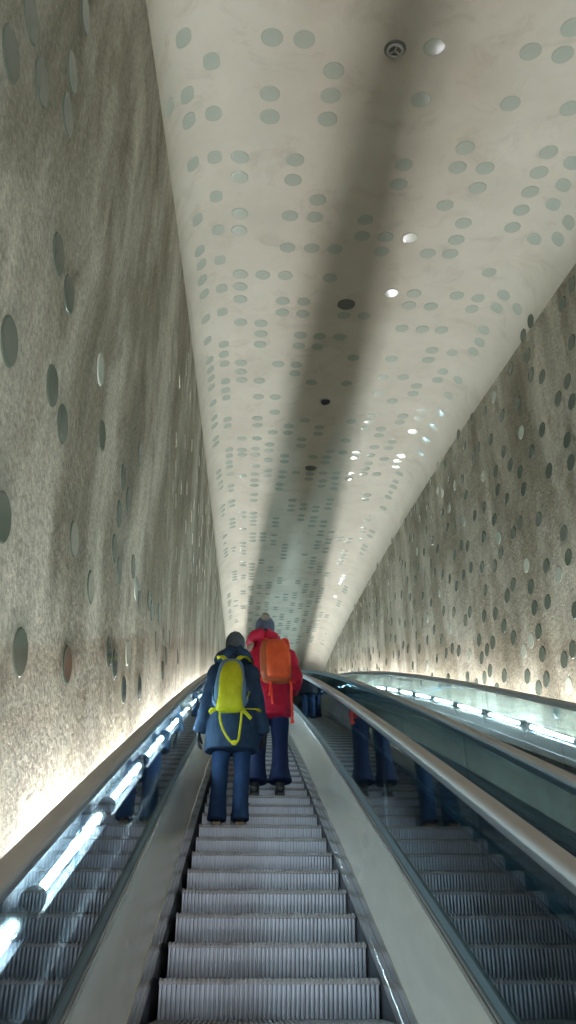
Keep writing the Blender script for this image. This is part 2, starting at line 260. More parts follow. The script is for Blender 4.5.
DISC_FAR = [(-0.62,11.26,7.65),(0.04,11.21,7.76),(-0.43,11.25,7.75),(2.22,11.4,7.79),(1.49,11.41,7.8),(1.74,11.41,7.8),(-0.62,11.48,7.69),(1.25,11.42,7.8),(0.53,11.42,7.8),(0.77,11.43,7.8),(1.49,11.63,7.84),(0.52,11.64,7.84),(-0.2,11.65,7.84),(-0.77,5.23,4.58),(-0.77,5.24,5.75),(-0.77,5.36,2.02),(-0.77,5.96,5.12),(-0.77,5.99,3.55),(-0.77,6.12,4.52),(-0.77,6.2,4.01),(-0.77,6.29,4.29),(-0.77,6.41,5.7),(-0.77,6.54,5.95),(-0.77,6.55,4.08),(2.97,6.57,4.84),(-0.77,6.57,6.3),(-0.77,6.58,2.86),(2.93,6.66,3.51),(2.99,6.71,5.63),(2.98,6.75,5.24),(2.92,6.77,3.17),(-0.77,6.91,5.08),(-0.77,6.94,4.49),(2.89,6.96,2.15),(-0.77,6.99,3.71),(-0.77,7.03,5.83),(-0.77,7.14,3.45),(2.98,7.19,5.83),(-0.77,7.25,2.87),(2.97,7.32,5.38),(2.99,7.36,6.26),(2.95,7.42,4.77),(-0.77,7.43,3.67),(-0.77,7.51,2.53),(-0.77,7.54,4.87),(-0.77,7.71,5.61),(2.98,7.71,6.3),(-0.77,7.75,4.48),(2.95,8.06,5.54),(2.94,8.17,5.13),(2.97,8.21,6.59),(2.92,8.32,4.78),(-0.77,8.34,2.72),(-0.77,8.37,4.99),(2.91,8.5,4.12),(2.88,8.53,2.87),(2.93,8.55,5.23),(-0.77,8.56,4.13),(-0.77,8.57,3.25),(2.95,8.61,6.41),(-0.77,8.61,5.32),(2.9,8.66,3.85),(-0.77,8.73,6.55),(-0.77,8.74,4.87),(-0.77,8.77,5.85),(-0.77,8.79,3.5),(2.93,8.87,6.01),(-0.77,8.89,4.53),(-0.77,8.91,3.84),(2.91,8.94,4.66),(-0.77,8.96,6.25),(2.91,8.97,5),(-0.77,9.08,3.24),(2.94,9.1,6.54),(-0.77,9.11,4.77),(2.93,9.22,6.15),(2.88,9.26,3.18),(2.9,9.29,4.72),(-0.77,9.34,6.66),(-0.77,9.37,5.71),(2.92,9.43,5.61),(2.93,9.46,6.43),(2.92,9.59,5.99),(2.91,9.59,5.19),(-0.77,9.6,3.93),(2.93,9.61,6.77),(2.9,9.65,4.73),(-0.77,9.69,6.84),(2.91,9.79,5.76),(-0.77,9.82,4.97),(2.92,9.85,6.43),(2.88,9.87,3.86),(2.89,9.91,4.45),(-0.77,9.93,5.49),(2.93,9.93,7),(2.9,9.95,4.99),(2.91,9.96,6.12),(-0.77,10.06,6.67),(2.92,10.08,6.63),(-0.77,10.12,3.7),(2.88,10.17,4.01),(2.89,10.18,4.32),(-0.77,10.21,5.81),(-0.77,10.21,4.88),(-0.77,10.22,5.27),(2.9,10.3,5.24),(0.25,10.31,7.58),(-0.77,10.33,6.1),(2.92,10.41,7),(2.89,10.42,4.7),(2.9,10.43,5.75),(0.02,10.49,7.62),(2.88,10.51,4.07),(1.28,10.51,7.62),(-0.42,10.54,7.61),(2.87,10.54,3.69),(-0.77,10.55,4.46),(0.25,10.55,7.63),(2.89,10.58,5.08),(2.91,10.59,6.39),(1.98,10.61,7.64),(2.9,10.67,6.03),(2.88,10.69,4.36),(2.9,10.71,5.49),(0.02,10.73,7.66),(2.91,10.77,6.72),(-0.42,10.78,7.66),(-0.77,10.89,6.63),(-0.77,10.9,5.23),(2.9,10.9,5.75),(0.25,10.94,7.7),(-0.77,10.98,7.11),(2.9,11,6.4),(-0.77,11.01,5.6),(2.87,11.03,3.75),(2.91,11.05,7.1),(2.88,11.06,4.66),(2.88,11.06,4.19),(2.89,11.09,5.14),(-0.77,11.12,4.93),(-0.77,11.18,4.64),(1.98,11.18,7.75),(2.6,11.25,7.72),(2.9,11.26,6.15),(2.9,11.29,6.82),(-0.77,11.31,5.12),(-0.77,11.36,6.11),(0.25,11.38,7.79),(-0.77,11.41,4.14),(2.88,11.42,5.02),(1.98,11.42,7.8),(-0.77,11.43,7.18),(2.87,11.45,4.02),(1.02,11.48,7.81),(-0.77,11.5,5.78),(2.88,11.54,4.69),(-0.42,11.56,7.81),(0.02,11.57,7.83),(2.9,11.59,7.2),(2.88,11.6,5.48),(2.6,11.61,7.79),(0.25,11.62,7.84),(-0.77,11.64,6.62),(1.75,11.66,7.84),(2.89,11.72,6.09),(1.02,11.72,7.86),(2.87,11.73,4.32),(2.89,11.73,6.41),(-0.77,11.77,6.96),(2.88,11.78,5.08),(1.28,11.79,7.87),(-0.6,11.79,7.77),(-0.77,11.81,5.68),(0.02,11.85,7.88),(2.6,11.85,7.83),(1.52,11.89,7.89),(2.9,11.89,7.3),(2.89,11.9,6.77),(-0.77,11.92,6.35),(-0.77,11.92,4.32),(-0.77,11.94,4.93),(-0.77,11.96,5.2),(-0.77,11.96,6.7),(2.88,12,5.98),(0.5,12,7.91),(1.28,12.03,7.92),(-0.6,12.04,7.82),(2.89,12.07,6.32),(0.02,12.09,7.93),(-0.77,12.1,7.15),(-0.42,12.11,7.92),(2.87,12.13,4.76),(2.6,12.13,7.89),(1.52,12.13,7.94),(2.87,12.21,4.21),(2.89,12.22,6.92),(0.5,12.24,7.96),(2.88,12.27,5.65),(-0.77,12.29,6.71),(2.88,12.29,5.07),(-0.42,12.35,7.97),(2.6,12.37,7.93),(-0.77,12.37,5.19),(2.2,12.42,7.99),(2.89,12.43,7.41),(2.88,12.49,5.41),(2.88,12.5,5.88),(0.02,12.55,8.02),(-0.42,12.59,8.02),(-0.77,12.59,6.56),(2.88,12.61,6.28),(2.2,12.66,8.04),(-0.77,12.68,6.81),(1.52,12.7,8.05),(2.87,12.72,4.68),(2.88,12.72,6.64),(-0.77,12.73,5.77),(0.78,12.79,8.06),(-0.77,12.85,4.95),(0.02,12.86,8.08),(-0.42,12.91,8.07),(1.52,12.94,8.1),(2.6,12.96,8.04),(2.88,12.97,6.81),(-0.6,13,8),(2.87,13,5.1),(1.02,13.01,8.11),(-0.77,13.03,5.24),(-0.77,13.05,7.36),(2.89,13.1,7.47),(0.78,13.1,8.13),(2.88,13.12,5.63),(1.28,13.12,8.13),(-0.42,13.15,8.12),(1.52,13.18,8.14),(2.89,13.2,7.03),(2.88,13.2,6.27),(-0.77,13.21,6.67),(-0.6,13.24,8.05),(1.02,13.25,8.15),(-0.77,13.27,4.89),(-0.77,13.28,7.57),(0.78,13.34,8.17),(1.28,13.36,8.18),(2.87,13.38,5.32),(2.87,13.39,4.7),(-0.77,13.46,5.58),(-0.6,13.48,8.1),(-0.77,13.53,5.01),(2.42,13.53,8.21),(-0.2,13.54,8.21),(2.88,13.55,5.86),(0.02,13.57,8.21),(1.02,13.63,8.23),(2.88,13.67,7.26),(-0.77,13.68,6.09),(1.28,13.71,8.24),(2.89,13.73,7.73),(2.42,13.77,8.25),(0.02,13.81,8.26),(2.88,13.81,6.52),(2.87,13.82,5.31),(-0.2,13.82,8.26),(0.5,13.84,8.27),(-0.77,13.85,5.07),(1.02,13.87,8.27),(-0.77,13.93,6.09),(-0.42,13.93,8.27),(1.28,13.95,8.29),(1.52,13.96,8.29),(0.02,14.03,8.3),(2.87,14.07,5.72),(0.5,14.08,8.31),(-0.42,14.17,8.31),(1.52,14.21,8.33),(2.88,14.22,7.5),(2.42,14.24,8.34),(1.28,14.24,8.34),(0.02,14.27,8.35),(-0.77,14.29,7.78),(2.88,14.3,6.53),(2.87,14.31,6.18),(0.5,14.32,8.36),(2.6,14.34,8.3),(2.87,14.36,5.51),(2.88,14.4,7.14),(-0.42,14.41,8.36),(2.42,14.48,8.38),(-0.77,14.5,6.05),(2.87,14.51,5.18),(2.87,14.53,5.93),(-0.77,14.55,5.54),(-0.2,14.57,8.4),(1.52,14.58,8.41),(1.75,14.6,8.41),(2.88,14.61,7.39),(2.87,14.62,6.25),(-0.77,14.65,6.79),(2.6,14.65,8.36),(2.88,14.7,6.59),(-0.6,14.8,8.34),(0.25,14.81,8.45),(1.52,14.82,8.45),(0.02,14.84,8.45),(-0.77,14.85,6.4),(1.98,14.89,8.46),(0.5,14.89,8.46),(2.88,14.89,6.93),(-0.77,14.94,7.57),(-0.77,15,5.62),(2.2,15,8.48),(-0.77,15.01,7.92),(2.42,15.02,8.48),(2.87,15.03,5.3),(0.25,15.05,8.49),(0.02,15.08,8.5),(2.87,15.09,6.15),(1.75,15.1,8.5),(2.88,15.11,7.64),(1.98,15.13,8.51),(-0.77,15.16,6.76),(2.87,15.16,5.65),(-0.77,15.19,7.75),(-0.77,15.23,5.89),(2.2,15.24,8.53),(1.52,15.28,8.54),(-0.6,15.28,8.44),(0.25,15.29,8.54),(0.5,15.3,8.54),(0.02,15.32,8.54),(-0.77,15.32,7.42),(2.6,15.34,8.49),(1.75,15.34,8.55),(2.87,15.37,6.71),(-0.77,15.41,6.85),(-0.77,15.42,6.18),(2.88,15.5,7.43),(2.88,15.51,8.07),(-0.2,15.51,8.58),(1.52,15.52,8.58),(0.5,15.54,8.59),(0.78,15.55,8.59),(-0.77,15.55,7.29),(2.87,15.57,7.12),(-0.77,15.57,5.85),(2.6,15.57,8.53),(2.88,15.63,7.71),(2.87,15.71,5.58),(-0.6,15.74,8.52),(-0.2,15.75,8.63),(1.52,15.76,8.63),(1.75,15.76,8.63),(-0.77,15.76,6.28),(0.78,15.79,8.63),(-0.42,15.84,8.63),(2.87,15.89,6.1),(-0.77,15.91,7.62),(2.6,15.91,8.6),(2.87,15.93,7.42),(2.2,15.93,8.66),(2.87,15.93,7.08),(-0.6,15.98,8.57),(2.87,15.98,6.7),(1.75,16,8.67),(0.78,16.03,8.68),(2.87,16.04,5.77),(2.87,16.06,6.37),(-0.2,16.07,8.69),(-0.42,16.08,8.68),(-0.77,16.16,6.43),(-0.77,16.18,6.99),(-0.6,16.22,8.61),(2.88,16.22,7.91),(2.2,16.22,8.71),(1.28,16.26,8.72),(2.87,16.3,5.96),(-0.2,16.31,8.73),(0.78,16.31,8.73),(2.87,16.32,7.61),(-0.77,16.34,8.11),(-0.77,16.35,7.46),(-0.77,16.45,6.06),(2.2,16.45,8.76),(2.87,16.45,6.77),(2.88,16.48,8.09),(1.52,16.49,8.77),(2.87,16.52,7.12),(-0.77,16.55,6.34),(0.78,16.59,8.78),(-0.77,16.6,7.67),(2.87,16.69,6.5),(2.2,16.69,8.8),(1.52,16.74,8.81),(0.25,16.79,8.82),(2.88,16.8,8.28),(-0.77,16.8,8.12),(-0.77,16.84,5.92),(2.87,16.85,7.68),(-0.77,16.91,6.39),(2.2,16.93,8.85),(-0.77,16.93,7.56),(-0.77,16.93,7),(2.87,16.98,7.39),(1.52,16.98,8.86),(-0.2,17.01,8.86),(0.25,17.03,8.87),(2.87,17.04,6.45),(0.02,17.14,8.88),(-0.77,17.17,7.18),(1.75,17.21,8.9),(-0.2,17.25,8.9),(2.87,17.28,6.72),(2.87,17.29,7.81),(1.52,17.29,8.91),(2.87,17.31,7.11),(2.86,17.34,6.05),(-0.77,17.36,6.08),(0.02,17.38,8.93),(0.5,17.39,8.93),(1.75,17.45,8.94),(2.87,17.59,8.14),(0.02,17.62,8.97),(0.5,17.63,8.97),(2.87,17.65,6.37),(-0.77,17.65,6.38),(-0.77,17.66,8.19),(2.87,17.66,7.65),(1.75,17.69,8.98),(1.98,17.73,8.99),(2.87,17.74,7.25),(-0.77,17.75,7.75),(-0.42,17.77,8.98),(2.87,17.84,6.91),(2.42,17.92,9.02),(-0.77,17.93,6.54),(1.98,17.97,9.03),(0.02,17.97,9.03),(2.87,18,7.84),(-0.42,18.01,9.03),(-0.77,18.03,7.94),(2.87,18.1,8.29),(-0.77,18.12,6.74),(2.87,18.13,6.55),(-0.2,18.14,9.06),(2.87,18.16,7.08),(2.42,18.16,9.06),(0.02,18.21,9.08),(-0.42,18.25,9.07),(-0.77,18.27,8.11),(-0.77,18.28,7.7),(0.78,18.3,9.09),(2.87,18.37,7.57),(-0.2,18.38,9.11),(1.75,18.4,9.11),(2.42,18.4,9.11),(-0.77,18.4,8.46),(2.87,18.42,6.85),(0.02,18.45,9.12),(2.87,18.45,8.52),(-0.42,18.49,9.11),(2.87,18.5,7.94),(1.28,18.52,9.13),(0.78,18.54,9.13),(-0.77,18.57,6.72),(1.75,18.64,9.15),(2.42,18.64,9.15),(-0.77,18.72,8.32),(0.5,18.74,9.17),(1.28,18.76,9.17),(0.78,18.78,9.18),(2.6,18.8,9.12),(-0.77,18.81,7.55),(1.52,18.83,9.19),(2.87,18.86,8.4),(2.87,18.88,7.49),(1.75,18.88,9.2),(0.5,18.98,9.21),(2.87,19,7.87),(2.86,19.04,6.84),(2.6,19.04,9.16),(0.25,19.05,9.22),(-0.77,19.07,6.75),(1.52,19.07,9.23),(2.87,19.16,8.18),(2.87,19.17,7.27),(1.98,19.19,9.25),(0.02,19.21,9.25),(0.5,19.25,9.26),(2.87,19.26,8.75),(-0.77,19.27,6.91),(2.6,19.28,9.2),(0.25,19.29,9.27),(1.52,19.37,9.28),(1.98,19.43,9.29),(0.02,19.45,9.29),(-0.77,19.46,8.37),(2.86,19.48,6.88),(2.87,19.5,8.26),(-0.77,19.51,8.73),(2.87,19.53,8.56),(2.87,19.55,7.26),(1.75,19.58,9.32),(-0.77,19.6,7.15),(1.52,19.61,9.32),(-0.2,19.66,9.33),(1.98,19.67,9.33),(-0.6,19.68,9.23),(2.87,19.69,7.81),(-0.77,19.7,6.88),(1.28,19.74,9.34),(2.87,19.81,7.49),(1.75,19.83,9.36),(0.25,19.84,9.36),(2.87,19.87,8.71),(-0.77,19.87,7.36),(2.86,19.88,7.1),(0.5,19.88,9.37),(1.02,19.89,9.37),(-0.2,19.9,9.37),(-0.77,19.91,8.32),(-0.6,19.92,9.27),(2.42,19.96,9.38),(1.28,19.99,9.39),(1.98,20,9.39),(2.87,20.02,8.13),(1.75,20.07,9.4),(-0.77,20.12,7.79),(2.87,20.12,8.54),(2.86,20.13,7.38),(0.78,20.19,9.42),(2.86,20.21,7),(0.02,20.22,9.43),(2.87,20.22,7.83),(1.02,20.23,9.43),(1.28,20.23,9.43),(2.87,20.24,8.84),(1.98,20.24,9.43),(2.6,20.26,9.37),(-0.77,20.28,8.88),(-0.77,20.3,7.23),(-0.6,20.4,9.35),(2.86,20.4,7.25),(0.02,20.46,9.47),(1.02,20.47,9.47),(2.6,20.5,9.41),(2.87,20.52,7.67),(1.75,20.55,9.48),(-0.77,20.56,7.21),(2.87,20.56,8.29),(1.98,20.6,9.49),(-0.6,20.64,9.39),(-0.42,20.64,9.48),(-0.77,20.68,8.97),(0.02,20.73,9.51),(2.6,20.74,9.45),(1.75,20.79,9.52),(0.5,20.81,9.53),(1.28,20.81,9.53),(2.87,20.86,8.81),(-0.6,20.88,9.44),(0.25,20.89,9.54),(1.52,20.89,9.54),(0.02,20.98,9.55),(2.87,20.99,8.12),(2.86,21.01,7.5),(-0.77,21.01,8.91),(0.5,21.05,9.57),(1.28,21.05,9.57),(-0.77,21.07,8.17),(1.75,21.12,9.58),(2.87,21.12,9.02),(1.52,21.13,9.58),(-0.42,21.21,9.58),(-0.2,21.27,9.6),(2.86,21.29,7.71),(0.5,21.29,9.61),(2.87,21.3,8.36),(0.25,21.32,9.61),(0.78,21.33,9.61),(1.52,21.39,9.62),(-0.6,21.43,9.53),(-0.2,21.51,9.64),(0.25,21.56,9.65),(2.87,21.56,8.09),(2.87,21.57,8.68),(0.78,21.57,9.65),(2.86,21.58,7.58),(0.5,21.61,9.66),(1.28,21.64,9.66),(2.87,21.65,9.03),(-0.6,21.67,9.57),(-0.77,21.7,8.71),(1.75,21.75,9.69),(-0.77,21.77,7.83),(0.5,21.81,9.7),(2.2,21.83,9.7),(-0.77,21.85,8.42),(1.28,21.88,9.71),(-0.77,21.94,8.82),(2.86,21.98,7.77),(2.87,21.99,8.6),(1.75,22,9.73),(2.87,22,8.08),(2.87,22,9.17),(0.02,22.07,9.74),(-0.77,22.11,7.66),(2.42,22.11,9.74),(-0.6,22.14,9.65),(1.02,22.14,9.75),(2.2,22.14,9.75),(-0.77,22.23,7.9),(1.75,22.23,9.77),(2.87,22.27,9),(-0.77,22.3,8.48),(0.25,22.32,9.78),(2.42,22.35,9.78),(1.02,22.38,9.79),(2.2,22.38,9.79),(2.87,22.4,8.51),(2.86,22.42,8.09),(-0.6,22.43,9.7),(0.78,22.45,9.8),(-0.77,22.51,8.83),(1.02,22.59,9.83),(1.52,22.62,9.83),(2.87,22.65,9.07),(-0.77,22.71,7.97),(2.87,22.74,8.71),(2.87,22.75,8.21),(2.86,22.81,7.86),(1.75,22.83,9.87),(1.02,22.83,9.87),(0.02,22.85,9.87),(2.2,22.85,9.87),(-0.77,22.85,9.17),(1.52,22.86,9.87),(2.87,22.91,9.29),(-0.77,22.94,8.72),(-0.42,22.96,9.88),(2.87,22.98,8.95),(-0.77,22.98,8.21),(-0.77,23.06,9.29),(1.75,23.07,9.91),(1.28,23.07,9.91),(0.02,23.09,9.91),(0.25,23.09,9.91),(1.52,23.1,9.91),(2.86,23.11,7.84),(-0.42,23.2,9.91),(-0.77,23.2,7.99),(2.87,23.26,9.38),(2.86,23.27,8.14),(2.87,23.3,9.06),(2.2,23.3,9.94),(1.28,23.31,9.95),(1.02,23.33,9.95),(0.25,23.39,9.96),(-0.77,23.48,8.98),(-0.77,23.51,8.04),(2.2,23.54,9.98),(2.87,23.54,8.86),(1.02,23.57,9.98),(-0.77,23.6,8.45),(1.28,23.6,9.99),(0.25,23.63,9.99),(2.87,23.65,9.41),(1.98,23.67,10),(2.86,23.69,8.25),(0.78,23.72,10.01),(2.2,23.75,10.01),(-0.77,23.78,8.7),(0.5,23.81,10.02),(2.87,23.83,9.03),(1.28,23.84,10.02),(2.87,23.85,8.51),(-0.77,23.86,9.48),(0.25,23.87,10.03),(-0.77,23.9,9.09),(1.52,23.93,10.04),(1.98,23.95,10.04),(-0.77,23.99,8.29),(2.2,23.99,10.05),(2.87,24.04,9.27),(0.5,24.05,10.05),(1.28,24.07,10.06),(0.02,24.08,10.06),(2.86,24.15,8.35),(1.52,24.17,10.07),(2.87,24.19,8.69),(1.98,24.19,10.07),(1.02,24.19,10.07),(2.2,24.23,10.08),(-0.77,24.28,8.64),(2.6,24.31,10.03),(0.02,24.32,10.09),(0.78,24.4,10.1),(2.87,24.41,9.38),(1.98,24.43,10.11),(1.02,24.43,10.11),(2.87,24.52,8.79),(-0.77,24.6,9.27),(0.02,24.6,10.13),(0.78,24.64,10.14),(1.02,24.66,10.14),(-0.42,24.68,10.13),(2.86,24.72,8.49),(2.87,24.73,9.18),(-0.77,24.74,8.51),(-0.77,24.8,8.99),(0.02,24.85,10.16),(-0.77,24.86,9.45),(0.78,24.88,10.17),(0.25,24.96,10.18),(2.2,24.98,10.18),(1.28,25,10.19),(1.02,25.03,10.19),(1.75,25.04,10.19),(-0.77,25.05,8.6),(2.87,25.05,8.95),(2.87,25.1,8.65),(0.02,25.12,10.2),(-0.77,25.15,8.33),(2.87,25.16,9.47),(-0.42,25.2,10.2),(0.25,25.2,10.21),(2.2,25.22,10.22),(-0.77,25.22,8.92),(1.28,25.24,10.22),(2.6,25.25,10.16),(-0.77,25.31,9.47),(0.02,25.36,10.23),(2.87,25.38,9),(2.86,25.4,8.39),(1.75,25.41,10.24),(2.2,25.46,10.25),(1.28,25.48,10.25),(-0.77,25.49,8.49),(0.5,25.52,10.25),(-0.77,25.57,9.75),(2.87,25.67,9.42),(2.87,25.67,8.79),(2.6,25.69,10.21),(-0.77,25.69,9.5),(2.2,25.7,10.28),(0.5,25.78,10.29),(-0.2,25.78,10.29),(1.75,25.83,10.29),(2.87,25.94,9.65),(2.86,25.95,8.55),(2.87,25.95,9.03),(1.52,25.96,10.31),(-0.77,25.97,9.57),(0.5,26.02,10.32),(-0.2,26.02,10.32)]
# ---------------------------------------------------------------- people
def catmull(P, n):
    if n <= 1 or len(P) < 3: return P
    out = []
    for i in range(len(P) - 1):
        p0 = P[max(i - 1, 0)]; p1 = P[i]; p2 = P[i + 1]; p3 = P[min(i + 2, len(P) - 1)]
        for k in range(n):
            t = k / n
            out.append([.5 * (2 * b + (c - a) * t + (2 * a - 5 * b + 4 * c - d) * t * t + (-a + 3 * b - 3 * c + d) * t ** 3) for a, b, c, d in zip(p0, p1, p2, p3)])
    out.append(list(P[-1])); return out
def stroke(bm, P, n=4, seg=16, ref=(1, 0, 0), power=1.0, cap=.55):
    """P = [(x, y, z, rx, ry)]: a closed limb with elliptic rings; rx lies along ref"""
    P = catmull([list(p) if len(p) == 5 else list(p) + [p[3]] for p in P], n)
    pts = [Vector(p[:3]) for p in P]; rows = []
    ref = Vector(ref)
    T = [(pts[min(i + 1, len(pts) - 1)] - pts[max(i - 1, 0)]).normalized() for i in range(len(pts))]
    def ring(c, t, rx, ry):
        u = (ref - t * ref.dot(t))
        if u.length < 1e-3: u = Vector((0, 1, 0)) - t * t.y
        u.normalize(); v = t.cross(u)
        r = []
        for k in range(seg):
            a = 2 * math.pi * k / seg; ca, sa = math.cos(a), math.sin(a)
            r.append(c + u * (rx * math.copysign(abs(ca) ** power, ca)) + v * (ry * math.copysign(abs(sa) ** power, sa)))
        return r
    p = P[0]; rm = min(p[3], p[4])
    rows.append(ring(pts[0] - T[0] * rm * cap, T[0], p[3] * .35, p[4] * .35)); rows.append(ring(pts[0] - T[0] * rm * cap * .65, T[0], p[3] * .78, p[4] * .78))
    for q, c, t in zip(P, pts, T): rows.append(ring(c, t, max(q[3], .002), max(q[4], .002)))
    p = P[-1]; rm = min(p[3], p[4])
    rows.append(ring(pts[-1] + T[-1] * rm * cap * .65, T[-1], p[3] * .78, p[4] * .78)); rows.append(ring(pts[-1] + T[-1] * rm * cap, T[-1], p[3] * .35, p[4] * .35))
    vs = grid(bm, rows, True); bm.faces.new(vs[0]); bm.faces.new(vs[-1])
def mir(P): return [(-p[0],) + tuple(p[1:]) for p in P]
def fuse(name, bm, mat, parent, voxel=.01, smooth=4, fold=0., fscale=(7, 7, 3), seed=0.):
    """grow all the strokes in bm together into one continuous surface"""
    fix(bm)
    me = bpy.data.meshes.new(name); bm.to_mesh(me); bm.free()
    o = bpy.data.objects.new(name, me); COL.objects.link(o)
    rm = o.modifiers.new('r', 'REMESH'); rm.mode = 'VOXEL'; rm.voxel_size = voxel; rm.use_smooth_shade = True
    if smooth:
        sm = o.modifiers.new('s', 'SMOOTH'); sm.factor = .5; sm.iterations = smooth
    dg = bpy.context.evaluated_depsgraph_get(); dg.update()
    ev = o.evaluated_get(dg)
    me2 = bpy.data.meshes.new_from_object(ev)
    o.modifiers.clear(); o.data = me2; bpy.data.meshes.remove(me); me2.name = name
    if fold:
        for v in me2.vertices:
            c = v.co
            q = Vector((c.x * fscale[0] + seed, c.y * fscale[1], c.z * fscale[2] + seed * .7))
            f = noise.noise(q) + .5 * noise.noise(q * 2.1)
            v.co = c + v.normal * (f * fold)
    for p in me2.polygons: p.use_smooth = True
    me2.materials.clear(); me2.materials.append(mat)
    if parent is not None: o.parent = parent
    return o
def hand_strokes(bm, w, sx, grow=0., curl=.5, fwd=0.):
    """a relaxed hanging hand: palm, four unequal bent fingers, a thumb from the side of the palm; w = wrist point"""
    w = Vector(w)
    # local: down = fingers, y = thumb side (forward), x = back of the hand outwards
    d = Vector((0, fwd, -1)).normalized(); f = Vector((0, 1, fwd)).normalized(); o = Vector((sx, 0, 0))
    def P(a, b, c): return w + d * a + f * b + o * c
    stroke(bm, ([tuple(P(-.075, -.006, 0)) + (.034, .038)] if grow > 0 else []) + [tuple(P(-.02, 0, 0)) + (.019 + grow * 2, .026 + grow * 2), tuple(P(.03, 0, 0)) + (.015 + grow, .036 + grow), tuple(P(.085, 0, .0)) + (.013 + grow, .040 + grow)], 3, 14)
    for k, (b, L) in enumerate(((.030, .070), (.010, .079), (-.010, .073), (-.029, .057))):
        r = .0088 - .0005 * k + grow * .7
        q = [tuple(P(.075, b, .0)) + (r,)]
        x, z, a = 0., .085, 0.
        for j, s in enumerate((.45, .32, .25)):
            a += curl * (.45 if j == 0 else .75)
            z += L * s * math.cos(a); x -= L * s * math.sin(a)
            q.append(tuple(P(z, b * 1.08, x)) + (r * (1 - .08 * j),))
        stroke(bm, q, 2, 10)
    r = .0100 + grow * .7
    stroke(bm, [tuple(P(.018, .022, -.004)) + (r * 1.2,), tuple(P(.048, .048, -.012)) + (r,), tuple(P(.075, .056, -.024)) + (r * .92,), tuple(P(.095, .054, -.033)) + (r * .8,)], 2, 10)

def head_strokes(bm, c, s=1.):
    x, y, z = c
    S = lambda l: [(x + a * s, y + b * s, z + d * s, e * s, g_ * s) for a, b, d, e, g_ in l]
    stroke(bm, S([(0, .035, -.115, .030, .030), (0, .025, -.09, .050, .058), (0, .010, -.05, .066, .082), (0, 0, 0, .074, .094), (0, -.005, .045, .074, .095), (0, -.008, .085, .058, .074), (0, -.008, .108, .030, .036)]), 3, 20)
    stroke(bm, S([(0, .092, .012, .008, .008), (0, .104, -.012, .010, .012), (0, .112, -.030, .014, .013)]), 2, 10)            # nose
    stroke(bm, S([(-.022, .086, -.066, .005, .006), (0, .095, -.066, .007, .008), (.022, .086, -.066, .005, .006)]), 3, 8, (0, 0, 1))   # lips
    stroke(bm, S([(-.03, .086, .022, .006, .008), (-.012, .094, .024, .006, .008)]), 2, 8, (0, 0, 1)); stroke(bm, S([(.03, .086, .022, .006, .008), (.012, .094, .024, .006, .008)]), 2, 8, (0, 0, 1))
    for sx in (-1, 1):
        stroke(bm, S([(sx * .074, -.008, -.03, .007, .014), (sx * .080, -.012, 0, .008, .020), (sx * .076, -.010, .026, .006, .014)]), 2, 10)

